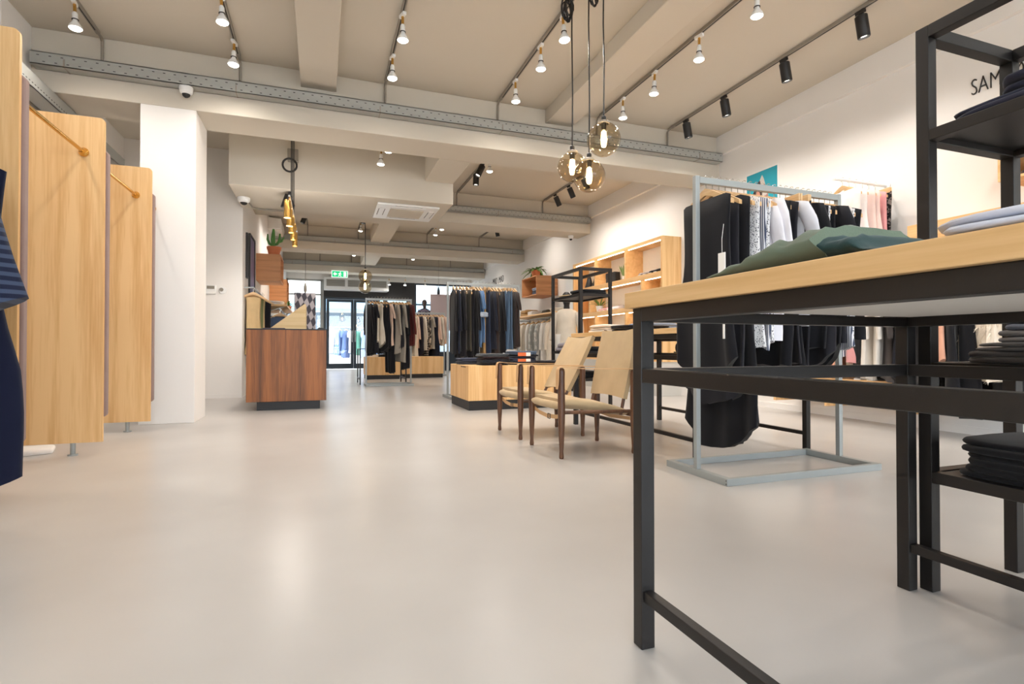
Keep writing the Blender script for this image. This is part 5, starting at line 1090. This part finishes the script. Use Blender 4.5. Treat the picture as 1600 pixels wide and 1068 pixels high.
wall_box(4.92, XR, 1.75, 2.62, 2.03, 2.5, 'oak wall cube with dark folded clothes beside the lettering', -1, None)
fold_item('folded_knit', 'dark brown folded knit lying in the wall cube by the lettering', 'sweater', brn, (5.1, 2.3, 2.05), 0.3, 0.4, 0.08, 250, 0, 'knits in the wall cube')
fold_item('folded_knit', 'black folded knit on top in the wall cube by the lettering', 'sweater', kb, (5.1, 2.28, 2.135), 0.3, 0.38, 0.08, 251, 0, 'knits in the wall cube')
wall_rail(1.2, 4.6, 1.56, 4.97, 'lower steel wall rail with the fur coat and pastel clothes', XR)
cream = fabric((224,216,206)); dtp = fabric((72,66,64))
hang_row('the lower wall rail', [('blouse', 'peach blouse', peach, 'top', 0.42, 0.9, None), ('blouse', 'blush blouse', blush, 'top', 0.42, 0.9, None), ('blouse', 'apricot blouse', peach, 'top', 0.42, 0.92, None), ('shirt', 'fine striped shirt', pst, 'top', 0.42, 0.82, None), ('blouse', 'rose blouse', pink, 'top', 0.42, 0.9, None), ('dress', 'black dress', blk, 'dress', 0.4, 1.0, None), ('cardigan', 'cream cardigan', cream, 'top', 0.46, 1.02, 'long'), ('cardigan', 'oat cardigan', cream, 'top', 0.46, 1.0, 'long'), ('coat', 'dark taupe coat', dtp, 'top', 0.44, 1.05, 'long'),
   ('dress', 'black slip dress', blk2, 'dress', 0.4, 1.15, None), ('blouse', 'pale pink blouse', blush, 'top', 0.42, 0.78, 'long'), ('coat', 'black coat', blk, 'top', 0.42, 1.1, 'long'), ('dress', 'black midi dress', blk2, 'dress', 0.42, 1.25, None), ('dress', 'peach satin dress', peach, 'dress', 0.40, 0.98, None), ('dress', 'black ruffled dress', blk, 'dress', 0.44, 1.25, None)], (4.97, 4.2, 1.56), (4.97, 2.98, 1.56), 0.55, 'clothes on the lower wall rail', 'the bench end', T=0.035)
mb = garment_mb('top', 0.56, 1.0, 0.10, 77, 'long', 0.12, 0.6)
r_ = random.Random(5); base = list(mb.v); F = list(mb.f); nf = 0
for k in range(9000):
    f = F[r_.randrange(len(F))]
    if len(f) > 4: continue
    w_ = [r_.random() for _ in f]; s_ = sum(w_); P = sum((Vector(base[i])*a for i, a in zip(f, w_)), Vector())/s_
    n_ = (Vector(base[f[1]])-Vector(base[f[0]])).cross(Vector(base[f[2]])-Vector(base[f[0]]))
    if n_.length < 1e-9: continue
    n_.normalize(); c_ = Vector((P.x*0.2, P.y, 0)); n_ = n_ if n_.dot(Vector((P.x, P.y*4, 0))) > 0 else -n_
    tip = P + n_*r_.uniform(0.015, 0.035) + Vector((r_.uniform(-.01,.01), r_.uniform(-.01,.01), -r_.uniform(0.02, 0.05))); sd = Vector((r_.uniform(-1,1), r_.uniform(-1,1), r_.uniform(-.3,.3))).normalized()*0.0035
    mb.add([P-sd, P+sd, tip], [(0, 1, 2)])
o = build('fur_coat', mb, fabric((246,232,216)), smooth=0); o.location = (4.97, 2.72, 1.56); o.rotation_euler = (0, 0, 1.25); tag(o, 'fluffy cream fur coat hanging on the lower wall rail', 'coat')
dup(HANGH['obj'], (4.97, 2.72, 1.56), 1.25, 'beech hanger carrying the fluffy cream fur coat', 'hangers, clothes on the lower wall rail')
hang_row('the rail beyond the fur coat', [('skirt', 'black pleated skirt', blk, 'skirt', 0.5, 1.25, None), ('dress', 'long black dress', blk2, 'dress', 0.5, 1.28, None), ('blouse', 'peach blouse', peach, 'top', 0.42, 0.8, None), ('blouse', 'cream blouse', cream, 'top', 0.42, 0.85, None)], (4.97, 2.93, 1.56), (4.97, 1.9, 1.56), 0.9, 'clothes beyond the fur coat', 'the striped side', T=0.04)
t = thing('display_bench', 'low oak wall bench with black shoes under the pastel clothes', 'bench', (5.0, 3.9, 0.3))
build('seat', MB().box(4.88, 3.3, 0.40, XR, 4.8, 0.44), M['shelfoak'], t, smooth=0)
for y in (3.32, 4.1, 4.76): build('support', MB().box(4.9, y, 0.15, XR, y+0.03, 0.40), M['shelfoak'], t, smooth=0)
for k, (y, m_) in enumerate([(4.25, kb), (4.12, kb), (3.75, gr), (3.62, gr)]): shoes(5.0, y, 0.44, m_, '%s flat shoe on the low wall bench, %s along' % (['black', 'black', 'grey', 'grey'][k], ORD[k]), 'shoes on the low bench')
print('OBJECTS', len(bpy.data.objects), 'TRIS', sum(len(m.loop_triangles) if m.loop_triangles else len(m.polygons)*2 for m in bpy.data.meshes))
